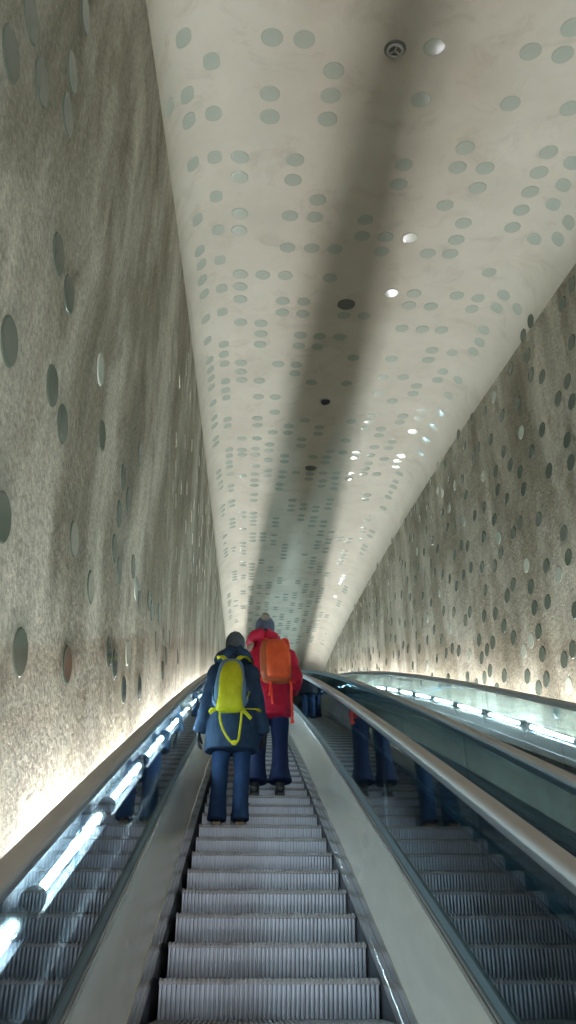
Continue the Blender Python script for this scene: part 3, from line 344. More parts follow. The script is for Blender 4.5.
def person(label, spec, loc, rot, scale, group=None):
    J = spec
    bm = bmesh.new()
    hx, hy, hz = J['head']
    # torso, neck, head
    stroke(bm, [(0, 0, .84, .15, .105), (0, 0, .98, .145, .10), (0, .005, 1.12, .135, .095), (0, 0, 1.28, .155, .10), (0, -.005, 1.38, .13, .085), (hx * .4, -.005 + hy * .4, 1.44, .065, .062), (hx * .8, hy * .8, 1.50, .056, .06), (hx, hy, hz - .04, .052, .058)], 3, 20)
    head_strokes(bm, J['head'])
    for sx, arm, leg, hk in ((-1, J['arm_l'], J['leg_l'], J.get('hand_l', {})), (1, J['arm_r'], J['leg_r'], J.get('hand_r', {}))):
        s_, e_, w_ = arm
        stroke(bm, [(sx * .10, 0, 1.37, .05), s_ + (.052,), tuple((Vector(s_) + Vector(e_)) / 2) + (.046,), e_ + (.038,), tuple((Vector(e_) * .6 + Vector(w_) * .4)) + (.038,), w_ + (.026,)], 3, 14)
        h_, k_, a_ = leg
        stroke(bm, [h_ + (.085, .085), tuple(Vector(h_) * .5 + Vector(k_) * .5) + (.07, .072), k_ + (.050, .054), tuple(Vector(k_) * .65 + Vector(a_) * .35) + (.048, .054), a_ + (.034, .04)], 3, 14)
        stroke(bm, [(a_[0], a_[1] - .03, a_[2] - .035, .030, .028), (a_[0], a_[1] + .06, a_[2] - .045, .036, .024), (a_[0] + sx * .01, a_[1] + .15, a_[2] - .055, .036, .016)], 3, 12)
        hand_strokes(bm, w_, sx, -.0045, **hk)
    body = fuse('person', bm, M['skin'], None, .0085, 1)
    tag(body, label, 'person', group)
    # eyes
    for sx in (-1, 1):
        b = bmesh.new(); bmesh.ops.create_uvsphere(b, u_segments=12, v_segments=8, radius=.011)
        e = link('eye', b, M['eye'], body); e.location = (hx + sx * .031, hy + .082, hz + .010)
    # shoes
    for sx, (h_, k_, a_) in ((-1, J['leg_l']), (1, J['leg_r'])):
        ax, ay = a_[0], a_[1]; zz = a_[2] - .085
        b = bmesh.new()
        stroke(b, [(ax, ay - .055, zz + .062, .036, .034), (ax, ay + .0, zz + .068, .041, .044), (ax, ay + .08, zz + .054, .046, .034), (ax + sx * .01, ay + .16, zz + .042, .046, .026), (ax + sx * .01, ay + .19, zz + .038, .034, .020)], 3, 16)
        stroke(b, [(ax, ay, zz + .06, .042, .045), (ax, ay - .004, zz + .12, .043, .046)], 2, 14)
        sh = fuse('shoe', b, J['shoe'][0], body, .006, 2)
        b = bmesh.new()
        out = [(.036, -.085), (.043, -.04), (.040, .03), (.050, .11), (.047, .17), (.030, .208), (0, .218)]
        ring = [(ax + x * .92, ay + y) for x, y in out] + [(ax - x * .92, ay + y) for x, y in out[-2::-1]]
        grid(b, [[(x, y, zz + z) for x, y in ring] for z in (.002, .012, .024)], True)
        for zc in (.002, .024):
            b.faces.new([b.verts.new((x, y, zz + zc)) for x, y in ring])
        so = link('sole', fix(b), J['shoe'][1], sh, False)
    # trousers
    b = bmesh.new()
    stroke(b, [(0, 0, .80, .145, .105), (0, 0, .90, .155, .112), (0, 0, 1.0, .150, .108)], 3, 20)
    for sx, (h_, k_, a_), tr in ((-1, J['leg_l'], J['trouser']), (1, J['leg_r'], J['trouser'])):
        th, kn, mid, hem, hz_ = tr
        hp = Vector(a_) * (1 - hz_) + Vector(k_) * hz_
        stroke(b, [h_ + (th, th * 1.02), tuple(Vector(h_) * .5 + Vector(k_) * .5) + ((th + kn) / 2, (th + kn) / 2), k_ + (kn, kn * 1.03), tuple(Vector(k_) * .5 + Vector(a_) * .5) + (mid, mid * 1.05), tuple(hp) + (hem, hem * 1.12)], 4, 18, cap=.12)
    fuse('trousers', b, J['trouser_mat'], body, .0085, 3, .010, (8, 8, 5), J['seed'])
    # coat: torso and sleeves
    b = bmesh.new()
    stroke(b, J['coat'], 4, 28, cap=.10)
    for arm, rr in ((J['arm_l'], J['sleeve']), (J['arm_r'], J['sleeve'])):
        s_, e_, w_ = arm; sgn = 1 if s_[0] > 0 else -1
        wv = (Vector(w_) - Vector(e_)).normalized()
        stroke(b, [(sgn * .09, -.005, 1.37, rr[0] * .95), s_ + (rr[0],), tuple((Vector(s_) + Vector(e_)) / 2) + (rr[1],), e_ + (rr[2],), tuple((Vector(e_) + Vector(w_)) / 2) + (rr[3],), tuple(Vector(w_) + wv * .005) + (rr[4],)], 3, 16, cap=.2)
    coat = fuse('coat', b, J['coat_mat'], body, .010, 4, J.get('fold', .010), J.get('fs', (7, 7, 4)), J['seed'] + 3)
    # hood lying on the shoulders
    b = bmesh.new()
    for pth in J['hood']: stroke(b, pth, 4, 14)
    fuse('hood', b, J['coat_mat'], coat, .010, 3, .012, (9, 9, 9), J['seed'] + 7)
    if 'fur' in J:
        b = bmesh.new(); stroke(b, J['fur'], 4, 12); fuse('fur_trim', b, M['fur'], coat, .008, 1, .012, (40, 40, 40), 2.)
    # hat
    b = bmesh.new(); q = J.get('hatw', 1.)
    stroke(b, [(hx, hy - .010, hz - J.get('hatlow', .02), .086 * q, .102), (hx, hy - .008, hz + .03, .091 * q, .108), (hx, hy - .008, hz + .075, .085 * q, .100), (hx, hy - .01, hz + .115, .060 * q, .074), (hx, hy - .01, hz + .134, .030, .036)], 4, 24, cap=.1)
    hat = fuse('hat', b, J['hat_mat'], body, .007, 2, .003, (30, 30, 10), 1.)
    if J.get('band'):
        b = bmesh.new()
        stroke(b, [(hx, hy - .010, hz - .035, .087, .105), (hx, hy - .009, hz + .0, .092, .110), (hx, hy - .009, hz + .028, .091, .109)], 4, 24, cap=.08)
        fuse('hat_band', b, J['band'], hat, .007, 2, .003, (30, 30, 10), 2.)
    if J.get('pompom'):
        b = bmesh.new(); bmesh.ops.create_uvsphere(b, u_segments=20, v_segments=14, radius=J['pompom'][3])
        for v in b.verts:
            v.co = v.co * (1 + .16 * noise.noise(v.co * 70)) + Vector(J['pompom'][:3])
        link('pompom', b, M['beige'], hat)
    # hair at the nape
    b = bmesh.new()
    stroke(b, [(hx, hy - .03, hz - .085, .055, .05), (hx, hy - .025, hz - .03, .074, .078), (hx, hy - .02, hz + .02, .076, .086)], 3, 16)
    fuse('hair', b, M['hair'], body, .008, 2, .004, (30, 30, 8), 4.)
    # gloves
    for sx, arm, hk in ((-1, J['arm_l'], J.get('hand_l', {})), (1, J['arm_r'], J.get('hand_r', {}))):
        b = bmesh.new(); hand_strokes(b, arm[2], sx, .0036, **hk)
        fuse('glove', b, M['glove'], body, .0042, 1)
    body.location = loc; body.rotation_euler = (0, 0, rot); body.scale = (scale,) * 3
    return body

def flat_strap(name, P, mat, parent, w=.020, th=.004, ref=(1, 0, 0), n=5):
    b = bmesh.new(); stroke(b, [tuple(p) + (w, th) for p in P], n, 10, ref, .6); return link(name, fix(b), mat, parent)
def ring_shape(bm, secs, seg=28, power=.62):
    """stacked superellipse sections (z, cx, cy, rx, ry)"""
    secs = catmull([list(s) for s in secs], 4); rows = []
    for z, cx, cy, rx, ry in secs:
        rows.append([(cx + max(rx, .002) * math.copysign(abs(math.cos(a)) ** power, math.cos(a)), cy + max(ry, .002) * math.copysign(abs(math.sin(a)) ** power, math.sin(a)), z) for a in [2 * math.pi * k / seg for k in range(seg)]])
    vs = grid(bm, rows, True); bm.faces.new(vs[0]); bm.faces.new(vs[-1])

# --- the person in the navy coat
NAVY = dict(head=(-.008, .02, 1.618), seed=1.3,
    arm_l=((-.168, -.01, 1.36), (-.228, -.02, 1.08), (-.305, .0, .80)), arm_r=((.150, -.01, 1.36), (.208, -.02, 1.08), (.284, .0, .80)),
    leg_l=((-.088, 0, .86), (-.100, .02, .47), (-.108, -.015, .085)), leg_r=((.088, 0, .86), (.092, .02, .47), (.088, -.015, .085)),
    hand_l=dict(curl=.45), hand_r=dict(curl=.55),
    shoe=(M['shoe'], M['sole']), trouser=(.092, .074, .070, .080, -.09), trouser_mat=M['jean'],
    coat=[(-.004, 0, .625, .238, .180), (-.004, 0, .70, .236, .178), (-.004, 0, .85, .230, .168), (-.004, 0, 1.0, .224, .155), (-.006, 0, 1.15, .212, .145), (-.012, 0, 1.28, .204, .140), (-.015, -.005, 1.37, .178, .125), (-.016, -.005, 1.43, .125, .105), (-.012, 0, 1.475, .090, .095)],
    sleeve=(.078, .074, .068, .064, .056), coat_mat=M['navy'], fold=.014, fs=(8, 8, 5),
    hood=[[(-.12, .09, 1.44, .045), (-.150, .0, 1.47, .052), (-.105, -.10, 1.482, .060), (-.012, -.135, 1.486, .066), (.080, -.10, 1.482, .060), (.122, .0, 1.47, .052), (.09, .09, 1.44, .045)],
          [(-.085, -.06, 1.49, .07, .055), (-.012, -.085, 1.518, .09, .06), (.06, -.06, 1.49, .07, .055)]],
    hat_mat=M['knit'], band=M['knit'], hatlow=.05)
DBL = 6.842
blue = person('person in long navy coat, blue jeans and dark grey beanie, wearing the yellow backpack', NAVY, (-.118, DBL, noz(D0 + 7 * PITCH) + .001), 0, .985)
# --- the person in the red coat
RED = dict(head=(-.062, .03, 1.655), seed=5.1,
    arm_l=((-.185, -.01, 1.36), (-.255, -.05, 1.10), (-.245, .06, .87)), arm_r=((.172, -.01, 1.35), (.228, -.04, 1.10), (.228, .20, 1.06)),
    leg_l=((-.085, 0, .86), (-.110, .02, .47), (-.132, .0, .085)), leg_r=((.088, 0, .86), (.094, .02, .47), (.100, -.015, .085)),
    hand_l=dict(curl=.5), hand_r=dict(curl=.7, fwd=1.2),
    shoe=(M['shoe'], M['darksole']), trouser=(.100, .074, .084, .112, .13), trouser_mat=M['indigo'],
    coat=[(.0, 0, .735, .205, .160), (0, 0, .85, .207, .160), (0, 0, 1.0, .202, .152), (0, 0, 1.15, .205, .148), (-.012, 0, 1.28, .212, .145), (-.028, -.005, 1.38, .185, .130), (-.050, -.005, 1.46, .125, .105), (-.062, 0, 1.53, .090, .095)],
    sleeve=(.092, .090, .088, .078, .064), coat_mat=M['red'], fold=.016, fs=(7, 7, 11),
    hood=[[(-.165, .10, 1.49, .045), (-.200, .01, 1.515, .055), (-.165, -.085, 1.53, .060), (-.075, -.12, 1.54, .064), (.015, -.085, 1.53, .060), (.050, .01, 1.515, .055), (.015, .10, 1.49, .045)],
          [(-.155, -.04, 1.545, .055, .05), (-.075, -.07, 1.56, .09, .055), (.005, -.04, 1.545, .055, .05)]],
    fur=[(-.235, -.075, 1.34, .026, .020), (-.215, -.105, 1.40, .030, .022), (-.19, -.12, 1.45, .022, .018)],
    hat_mat=M['bluegrey_knit'], hatlow=.035, pompom=(-.062, -.075, 1.752, .044), hatw=1.1)
DRD = 7.94
redp = person('person in red hooded coat, flared navy trousers and grey beanie, wearing the orange backpack', RED, (.243, DRD, noz(D0 + 10 * PITCH) + .001), 0, 1.075)
# --- two people far up the same flight, seen as reflections in the glass
FAR1 = dict(NAVY, seed=9.2, coat_mat=M['charcoal'], hat_mat=M['knit'], trouser_mat=M['jean'], shoe=(M['shoe'], M['darksole']))
FAR2 = dict(NAVY, seed=12.4, coat_mat=M['navy'], hat_mat=M['charcoal'], trouser_mat=M['indigo'], shoe=(M['shoe'], M['darksole']))
k = 36; person('distant person in charcoal coat, blue jeans and beanie, far up the near escalator', FAR1, (.10, D0 + k * PITCH + .14, noz(D0 + k * PITCH) + .001), 0, .95)
k = 38; person('distant person in navy coat, dark trousers and dark beanie, highest on the near escalator', FAR2, (-.10, D0 + k * PITCH + .14, noz(D0 + k * PITCH) + .001), 0, .97)

# --- yellow backpack (coordinates of the navy figure)
t = thing('backpack', 'small yellow-green backpack with blue-grey sides on the navy coat', 'backpack')
cx = -.045
b = bmesh.new()
ring_shape(b, [(.985, cx, -.155, .05, .03), (.995, cx, -.175, .115, .045), (1.06, cx, -.195, .140, .062), (1.18, cx, -.198, .145, .066), (1.29, cx, -.190, .128, .060), (1.38, cx, -.178, .108, .050), (1.425, cx, -.168, .080, .038), (1.44, cx, -.162, .03, .02)])
link('pack_body', fix(b), M['pack_grey'], t)
b = bmesh.new()
ring_shape(b, [(.978, cx, -.185, .07, .03), (.990, cx, -.205, .118, .048), (1.03, cx, -.225, .120, .052), (1.09, cx, -.237, .108, .050), (1.18, cx + .002, -.242, .106, .048), (1.28, cx + .004, -.232, .104, .044), (1.36, cx + .004, -.215, .080, .036), (1.400, cx + .004, -.200, .055, .026), (1.412, cx + .004, -.192, .02, .014)])
link('front_panel', fix(b), M['yellow'], t)
b = bmesh.new(); ring_shape(b, [(1.335, cx, -.252, .012, .003), (1.34, cx, -.253, .022, .004), (1.352, cx, -.250, .022, .004), (1.357, cx, -.248, .012, .003)]); link('logo_patch', fix(b), M['pack_grey'], t)
for sx in (-1, 1):
    flat_strap('side_strap', [(cx + sx * .125, -.245 + .0, 1.02), (cx + sx * .16, -.19, 1.10), (cx + sx * .152, -.16, 1.19)], M['pack_grey'], t, .018, .003, (0, 0, 1))
    flat_strap('shoulder_strap', [(cx + sx * .05, -.175, 1.425), (cx + sx * .080, -.175, 1.452), (cx + sx * .118, -.150, 1.470), (sx * .140 - .02, -.06, 1.465), (sx * .150 - .01, .05, 1.45), (sx * .15, .145, 1.37), (sx * .155, .165, 1.2), (sx * .19, .12, 1.08), (sx * .225, -.0, 1.03), (sx * .20, -.14, 1.02), (cx + sx * .12, -.185, 1.01)], M['yellow_strap'], t, .021, .005)
b = bmesh.new(); stroke(b, [(cx - .025, -.185, 1.43, .006), (cx - .02, -.20, 1.452, .006), (cx + .02, -.20, 1.452, .006), (cx + .025, -.185, 1.43, .006)], 4, 8); link('grab_loop', fix(b), M['black'], t)
flat_strap('hip_strap', [(cx - .10, -.20, 1.0), (cx - .135, -.205, .995), (cx - .175, -.20, .965)], M['yellow_strap'], t, .016, .004, (0, 0, 1))
flat_strap('hip_strap', [(cx + .10, -.20, 1.0), (cx + .14, -.205, .975), (cx + .195, -.20, .925)], M['yellow_strap'], t, .016, .004, (0, 0, 1))
flat_strap('tension_strap', [(cx + .115, -.215, 1.0), (cx + .14, -.215, 1.06), (cx + .165, -.19, 1.13), (cx + .175, -.165, 1.16)], M['yellow_strap'], t, .007, .003)
lo = flat_strap('dangling_strap', [(cx - .085, -.205, .985), (cx - .08, -.215, .91), (cx - .045, -.218, .82), (cx + .01, -.22, .745), (cx + .055, -.22, .725), (cx + .085, -.22, .745), (cx + .10, -.218, .85), (cx + .11, -.21, .985)], M['yellow_strap'], t, .010, .003)
b = bmesh.new(); ring_shape(b, [(.705, cx + .052, -.222, .012, .006), (.715, cx + .052, -.222, .024, .009), (.735, cx + .055, -.222, .024, .009), (.745, cx + .056, -.222, .012, .006)], 16); link('buckle', fix(b), M['yellow_strap'], lo)
t.location = Vector(blue.location) + Vector((.012, -.012, -.141)); t.scale = (.97, 1.0, 1.066)

# --- orange backpack (coordinates of the red figure)
t = thing('backpack', 'orange daypack with dangling red straps worn on the red coat', 'backpack')
cx = .015
b = bmesh.new()
ring_shape(b, [(1.035, cx + .015, -.160, .06, .03), (1.045, cx + .015, -.185, .125, .055), (1.11, cx + .012, -.210, .150, .075), (1.22, cx + .005, -.216, .153, .080), (1.33, cx - .002, -.206, .148, .074), (1.42, cx - .016, -.190, .122, .060), (1.465, cx - .022, -.175, .09, .040), (1.48, cx - .024, -.168, .03, .02)])
link('pack_body', fix(b), M['orange_side'], t)
b = bmesh.new()
ring_shape(b, [(1.055, cx + .035, -.215, .06, .04), (1.075, cx + .036, -.235, .108, .062), (1.15, cx + .034, -.255, .118, .064), (1.26, cx + .028, -.256, .120, .062), (1.37, cx + .018, -.240, .112, .054), (1.44, cx + .010, -.215, .085, .040), (1.470, cx + .006, -.195, .03, .022)])
link('front_panel', fix(b), M['orange'], t)
b = bmesh.new(); ring_shape(b, [(1.205, cx - .088, -.238, .012, .05), (1.22, cx - .095, -.238, .02, .05), (1.30, cx - .10, -.234, .018, .045), (1.32, cx - .098, -.23, .01, .04)]); link('side_pocket', fix(b), M['orange_side'], t)
for sx in (-1, 1):
    flat_strap('shoulder_strap', [(cx + sx * .06, -.18, 1.45), (cx + sx * .10, -.15, 1.50), (sx * .14, -.05, 1.50), (sx * .155, .06, 1.46), (sx * .155, .15, 1.36), (sx * .16, .165, 1.2), (sx * .20, .12, 1.08), (sx * .222, -.0, 1.05), (sx * .19, -.14, 1.06), (cx + sx * .12, -.185, 1.07)], M['red_strap'], t, .022, .005)
flat_strap('dangling_strap', [(cx - .045, -.195, 1.06), (cx - .042, -.205, .99), (cx - .044, -.205, .93), (cx - .055, -.20, .90)], M['red_strap'], t, .013, .004)
flat_strap('dangling_strap', [(cx - .03, -.195, .985), (cx - .026, -.20, .90), (cx - .018, -.20, .82)], M['red_strap'], t, .010, .004)
lo = flat_strap('dangling_strap', [(cx + .145, -.19, 1.07), (cx + .158, -.20, 1.0), (cx + .160, -.20, .90), (cx + .167, -.205, .76), (cx + .168, -.205, .665)], M['red_strap'], t, .012, .004)
b = bmesh.new(); ring_shape(b, [(.635, cx + .168, -.205, .012, .005), (.642, cx + .168, -.205, .019, .008), (.665, cx + .168, -.205, .019, .008), (.672, cx + .168, -.205, .012, .005)], 16); link('buckle', fix(b), M['red_strap'], lo)
t.location = Vector(redp.location) + Vector((.022, 0, -.012)); t.scale = redp.scale
# ---------------------------------------------------------------- the tunnel
def frange(a, b, s):
    n = int(round((b - a) / s)); return [a + (b - a) * i / n for i in range(n + 1)]
DS = frange(-6.5, 46, .3)
bm = bmesh.new()
grid(bm, [[(xl(D, noz(D) - .9 + (ceil(D) - RL - noz(D) + .9) * i / 36), D, noz(D) - .9 + (ceil(D) - RL - noz(D) + .9) * i / 36) for i in range(37)] for D in DS])
struct('wall_left', bm, M['wall'])
bm = bmesh.new()
rows = []
for D in DS:
    zc = ceil(D); xt = xr(D, zc - RR)
    r = [(XL + RL - RL * math.cos(a), D, zc - RL + RL * math.sin(a)) for a in [math.pi / 2 * k / 10 for k in range(11)]]
    r += [(XL + RL + (xt - RR - XL - RL) * k / 16, D, zc) for k in range(1, 16)]
    r += [(xt - RR + RR * math.sin(a), D, zc - RR + RR * math.cos(a)) for a in [math.pi / 2 * k / 12 for k in range(13)]]
    rows.append(r)
grid(bm, rows)
struct('ceiling', bm, M['ceiling'])
bm = bmesh.new()
rows = []
for D in DS:
    z0, z1 = noz(D) - .9, ceil(D) - RR
    rows.append([(xr(D, z0 + (z1 - z0) * i / 24), D, z0 + (z1 - z0) * i / 24) for i in range(25)])
grid(bm, rows)
struct('wall_right', bm, M['wall'])
bm = bmesh.new()
grid(bm, [[(XL - .1, D, noz(D) - .88), (3.6, D, noz(D) - .88)] for D in DS])
struct('floor', bm, M['floor'])
bm = bmesh.new(); box(bm, -1.2, 4.2, 46, 46.2, noz(46) - 1, ceil(46) + .6)
struct('wall_far', bm, M['wall'], False)

# ---------------------------------------------------------------- discs set into the plaster
RD = .081
def disc_bm(bm, mtx=None, n=28):
    lathe(bm, [(RD, -.012), (RD, .002), (RD - .003, .0048), (RD - .008, .006), (RD * .5, .006), (.004, .006)], n, mtx)
bm = bmesh.new(); disc_bm(bm); DISC = fix(bm)
disc_me = bpy.data.meshes.new('glass_disc'); DISC.to_mesh(disc_me); DISC.free()
for p in disc_me.polygons: p.use_smooth = True
disc_me.materials.append(M['disc'])
_b = bmesh.new(); _b.from_mesh(disc_me)
for e in _b.edges:
    if len(e.link_faces) == 2 and e.calc_face_angle(0) > R(12): e.smooth = False
_b.to_mesh(disc_me); _b.free()
disc_me2 = disc_me.copy(); disc_me2.name = 'dark_glass_disc'; disc_me2.materials[0] = M['disc_dark']
def frame_at(p):
    n = Vector(grad(*p)); q = Vector((0, 0, 1)).rotation_difference(n)
    return Matrix.Translation(Vector(p)) @ q.to_matrix().to_4x4()
ORD = ['first', 'second', 'third', 'fourth', 'fifth', 'sixth', 'seventh', 'eighth', 'ninth', 'tenth', 'eleventh', 'twelfth', 'thirteenth',
       'fourteenth', 'fifteenth', 'sixteenth', 'seventeenth', 'eighteenth', 'nineteenth', 'twentieth']
def zone(p):
    X, D, Z = p
    if Z < ceil(D) - .85 or X < XL + .06 and Z < ceil(D) - RL + .05 or (X > 2.7 and Z < ceil(D) - .42):
        return 'left' if X < 1 else 'right'
    cols = [-.74, -.615, -.41, -.18, .05, .285, .53, .78, 1.03, 1.255, 1.5, 1.75, 2.0, 2.24, 2.48, 2.75]
    k = min(range(len(cols)), key=lambda i: abs(cols[i] - X))
    return k
ZN = {}
for p in DISC_PTS: ZN.setdefault(zone(p), []).append(p)
for z, pts in ZN.items():
    pts.sort(key=lambda p: p[1])
    for i, p in enumerate(pts):
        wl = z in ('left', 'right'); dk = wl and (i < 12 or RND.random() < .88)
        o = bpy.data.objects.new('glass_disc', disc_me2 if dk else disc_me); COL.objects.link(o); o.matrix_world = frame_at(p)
        if z == 'left':
            s = 'grey-green disc on dark left plaster wall'; far = 'small grey-green disc far up the dark left plaster wall'; gr = 'discs on the left wall'
        elif z == 'right':
            s = 'grey-green disc on rough right plaster wall'; far = 'small grey-green disc far up the rough right plaster wall'; gr = 'discs on the right wall'
        else:
            s = 'grey-green ceiling disc in %s row counted from the left wall' % ORD[z]; far = s + ', far up'; gr = 'ceiling discs, %s row' % ORD[z]
        if i < 14:
            lb = s + ', %s nearest' % ORD[i] if i else s + ', nearest of all'
            tag(o, lb, 'disc', gr)
        else:
            tag(o, far, 'disc', gr + ', far up')
bm = bmesh.new()
for p in DISC_FAR:
    n0 = len(bm.faces); disc_bm(bm, frame_at(p), 14)
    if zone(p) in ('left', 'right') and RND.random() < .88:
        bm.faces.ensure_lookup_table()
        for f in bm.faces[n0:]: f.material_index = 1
tag(link('distant_disc_field', fix(bm), [M['disc'], M['disc_dark']]), 'hundreds of tiny grey-green discs dotting walls and ceiling far up the tunnel', 'discs', None, 'stuff')

# ---------------------------------------------------------------- ceiling fittings
def place_fit(t, p): t.matrix_world = frame_at(p)
t = thing('ceiling_detector', 'round ceiling detector with pale three-armed ring in the dark shadow band', 'detector')
bm = bmesh.new(); lathe(bm, [(.082, -.01), (.082, .006), (.07, .012), (.004, .012)], 28); link('back_plate', fix(bm), M['dark_disc'], t)
bm = bmesh.new()
lathe(bm, [(.062, .010), (.066, .022), (.060, .028), (.050, .028), (.045, .022), (.047, .010)], 28); link('ring', fix(bm), M['ring'], t)
bm = bmesh.new()
for a in (math.pi / 2, math.pi / 2 + 2.2, math.pi / 2 - 2.2):
    b2 = bmesh.new(); box(b2, .004, .055, -.006, .006, .014, .026)
    bmesh.ops.transform(b2, matrix=Matrix.Rotation(a, 4, 'Z'), verts=b2.verts[:])
    me = bpy.data.meshes.new('x'); b2.to_mesh(me); b2.free(); bm.from_mesh(me); bpy.data.meshes.remove(me)
link('arms', fix(bm), M['ring'], t, False)
place_fit(t, (.962, 3.055, 5.915))
t = thing('camera_dome', 'small dark dome camera with pale ring in the dark shadow band', 'camera')
bm = bmesh.new(); lathe(bm, [(.088, -.01), (.092, .006), (.086, .014), (.074, .014), (.070, .006)], 28); link('mounting_ring', fix(bm), M['ring'], t)
bm = bmesh.new(); lathe(bm, [(.069, .0), (.068, .02), (.058, .042), (.036, .058), (.003, .064)], 24); link('dome', fix(bm), M['lens'], t)
place_fit(t, (1.025, 8.769, 7.267))
for p, lb in (((1.031, 6.40, 6.769), 'larger dark round ceiling cover, nearer one, in the dark shadow band'), ((1.013, 11.22, 7.76), 'larger dark round ceiling cover, farther one, in the dark shadow band')):
    t = thing('round_cover', lb, 'cover', group='dark round ceiling covers')
    bm = bmesh.new(); lathe(bm, [(.105, -.01), (.105, .006), (.098, .012), (.088, .012)], 30); link('rim', fix(bm), M['dark_disc'], t)
    bm = bmesh.new(); lathe(bm, [(.090, -.01), (.090, .008), (.05, .010), (.004, .011)], 30); link('plate', fix(bm), M['dark_disc'], t)
    place_fit(t, p)

# ---------------------------------------------------------------- escalators
DA, DB = -1.4, 30.0
SW = .500
LANES = [(.128, 'near'), (1.885, 'far')]
STEP_X = {'near': .140, 'far': 1.885}
GH = .637                      # glass face from lane centre
def rib_x(n=47):
    xs = []
    p = 2 * SW / n
    for k in range(n):
        a = -SW + k * p
        xs += [(a + .02 * p, 0), (a + .14 * p, 1), (a + .58 * p, 1), (a + .70 * p, 0)]
    xs.append((SW, 0))
    return xs
RX = rib_x()
def riser_mesh():
    bm = bmesh.new()
    rows = []
    for z, y in ((-.004, 0.), (-.02, .0), (-.08, .006), (-.14, .016), (-.20, .030), (-.24, .042)):
        rows.append([(x, y + .028 * (1 - h), z) for x, h in RX])
    vs = grid(bm, rows)
    top = vs[0]; back = [bm.verts.new((x, .045, -.004)) for x in (-SW, SW)]
    return fix(bm)
def tread_mesh():
    bm = bmesh.new()
    rows = []
    for y, dz in ((-.006, -.012), (-.004, -.001), (.004, .0), (.20, .0), (.366, .0), (.372, -.012)):
        rows.append([(x, y, dz - .010 * (1 - h)) for x, h in RX])
    vs = grid(bm, rows)
    lo = [[bm.verts.new((x, y, -.026)) for x in (-SW, SW)] for y in (-.006, .372)]
    bm.faces.new((lo[0][0], lo[0][1], lo[1][1], lo[1][0]))
    bm.faces.new(vs[0] + [lo[0][1], lo[0][0]])
    bm.faces.new(vs[-1][::-1] + [lo[1][0], lo[1][1]])
    bm.faces.new([r[0] for r in vs] + [lo[1][0], lo[0][0]])
    bm.faces.new([r[-1] for r in vs] + [lo[1][1], lo[0][1]])
    return fix(bm)
proto = thing('escalator_step', '', 'step')
link('tread', tread_mesh(), M['tread'], proto, False)
link('riser', riser_mesh(), M['riser'], proto, False)
first = True
for X, nm in LANES:
    for k in range(-13, 48):
        D = D0 + PITCH * k
        s = proto if first else dup(proto); first = False
        s.location = (STEP_X[nm], D, noz(D))
        if nm == 'near':
            if k < -1: lb, gr = 'grooved step of the near escalator, below the bottom edge of the view', 'lowest steps of the near escalator'
            elif k < 7: lb, gr = 'grooved grey escalator step, %s from the bottom of the near escalator' % ORD[k + 1], 'steps of the near escalator'
            elif k == 7: lb, gr = 'grooved escalator step the navy-coated person stands on', 'steps of the near escalator'
            elif k < 10: lb, gr = 'grooved escalator step between the two backpackers, %s above the navy-coated person' % ORD[k - 8], 'steps of the near escalator'
            elif k == 10: lb, gr = 'grooved escalator step the red-coated person stands on', 'steps of the near escalator'
            else: lb, gr = 'grooved step of the near escalator, farther up than the red-coated person', 'upper steps of the near escalator'
        else:
            lb, gr = 'grooved grey step of the far escalator beside the right wall', 'steps of the far escalator'
        tag(s, lb, 'step', gr)

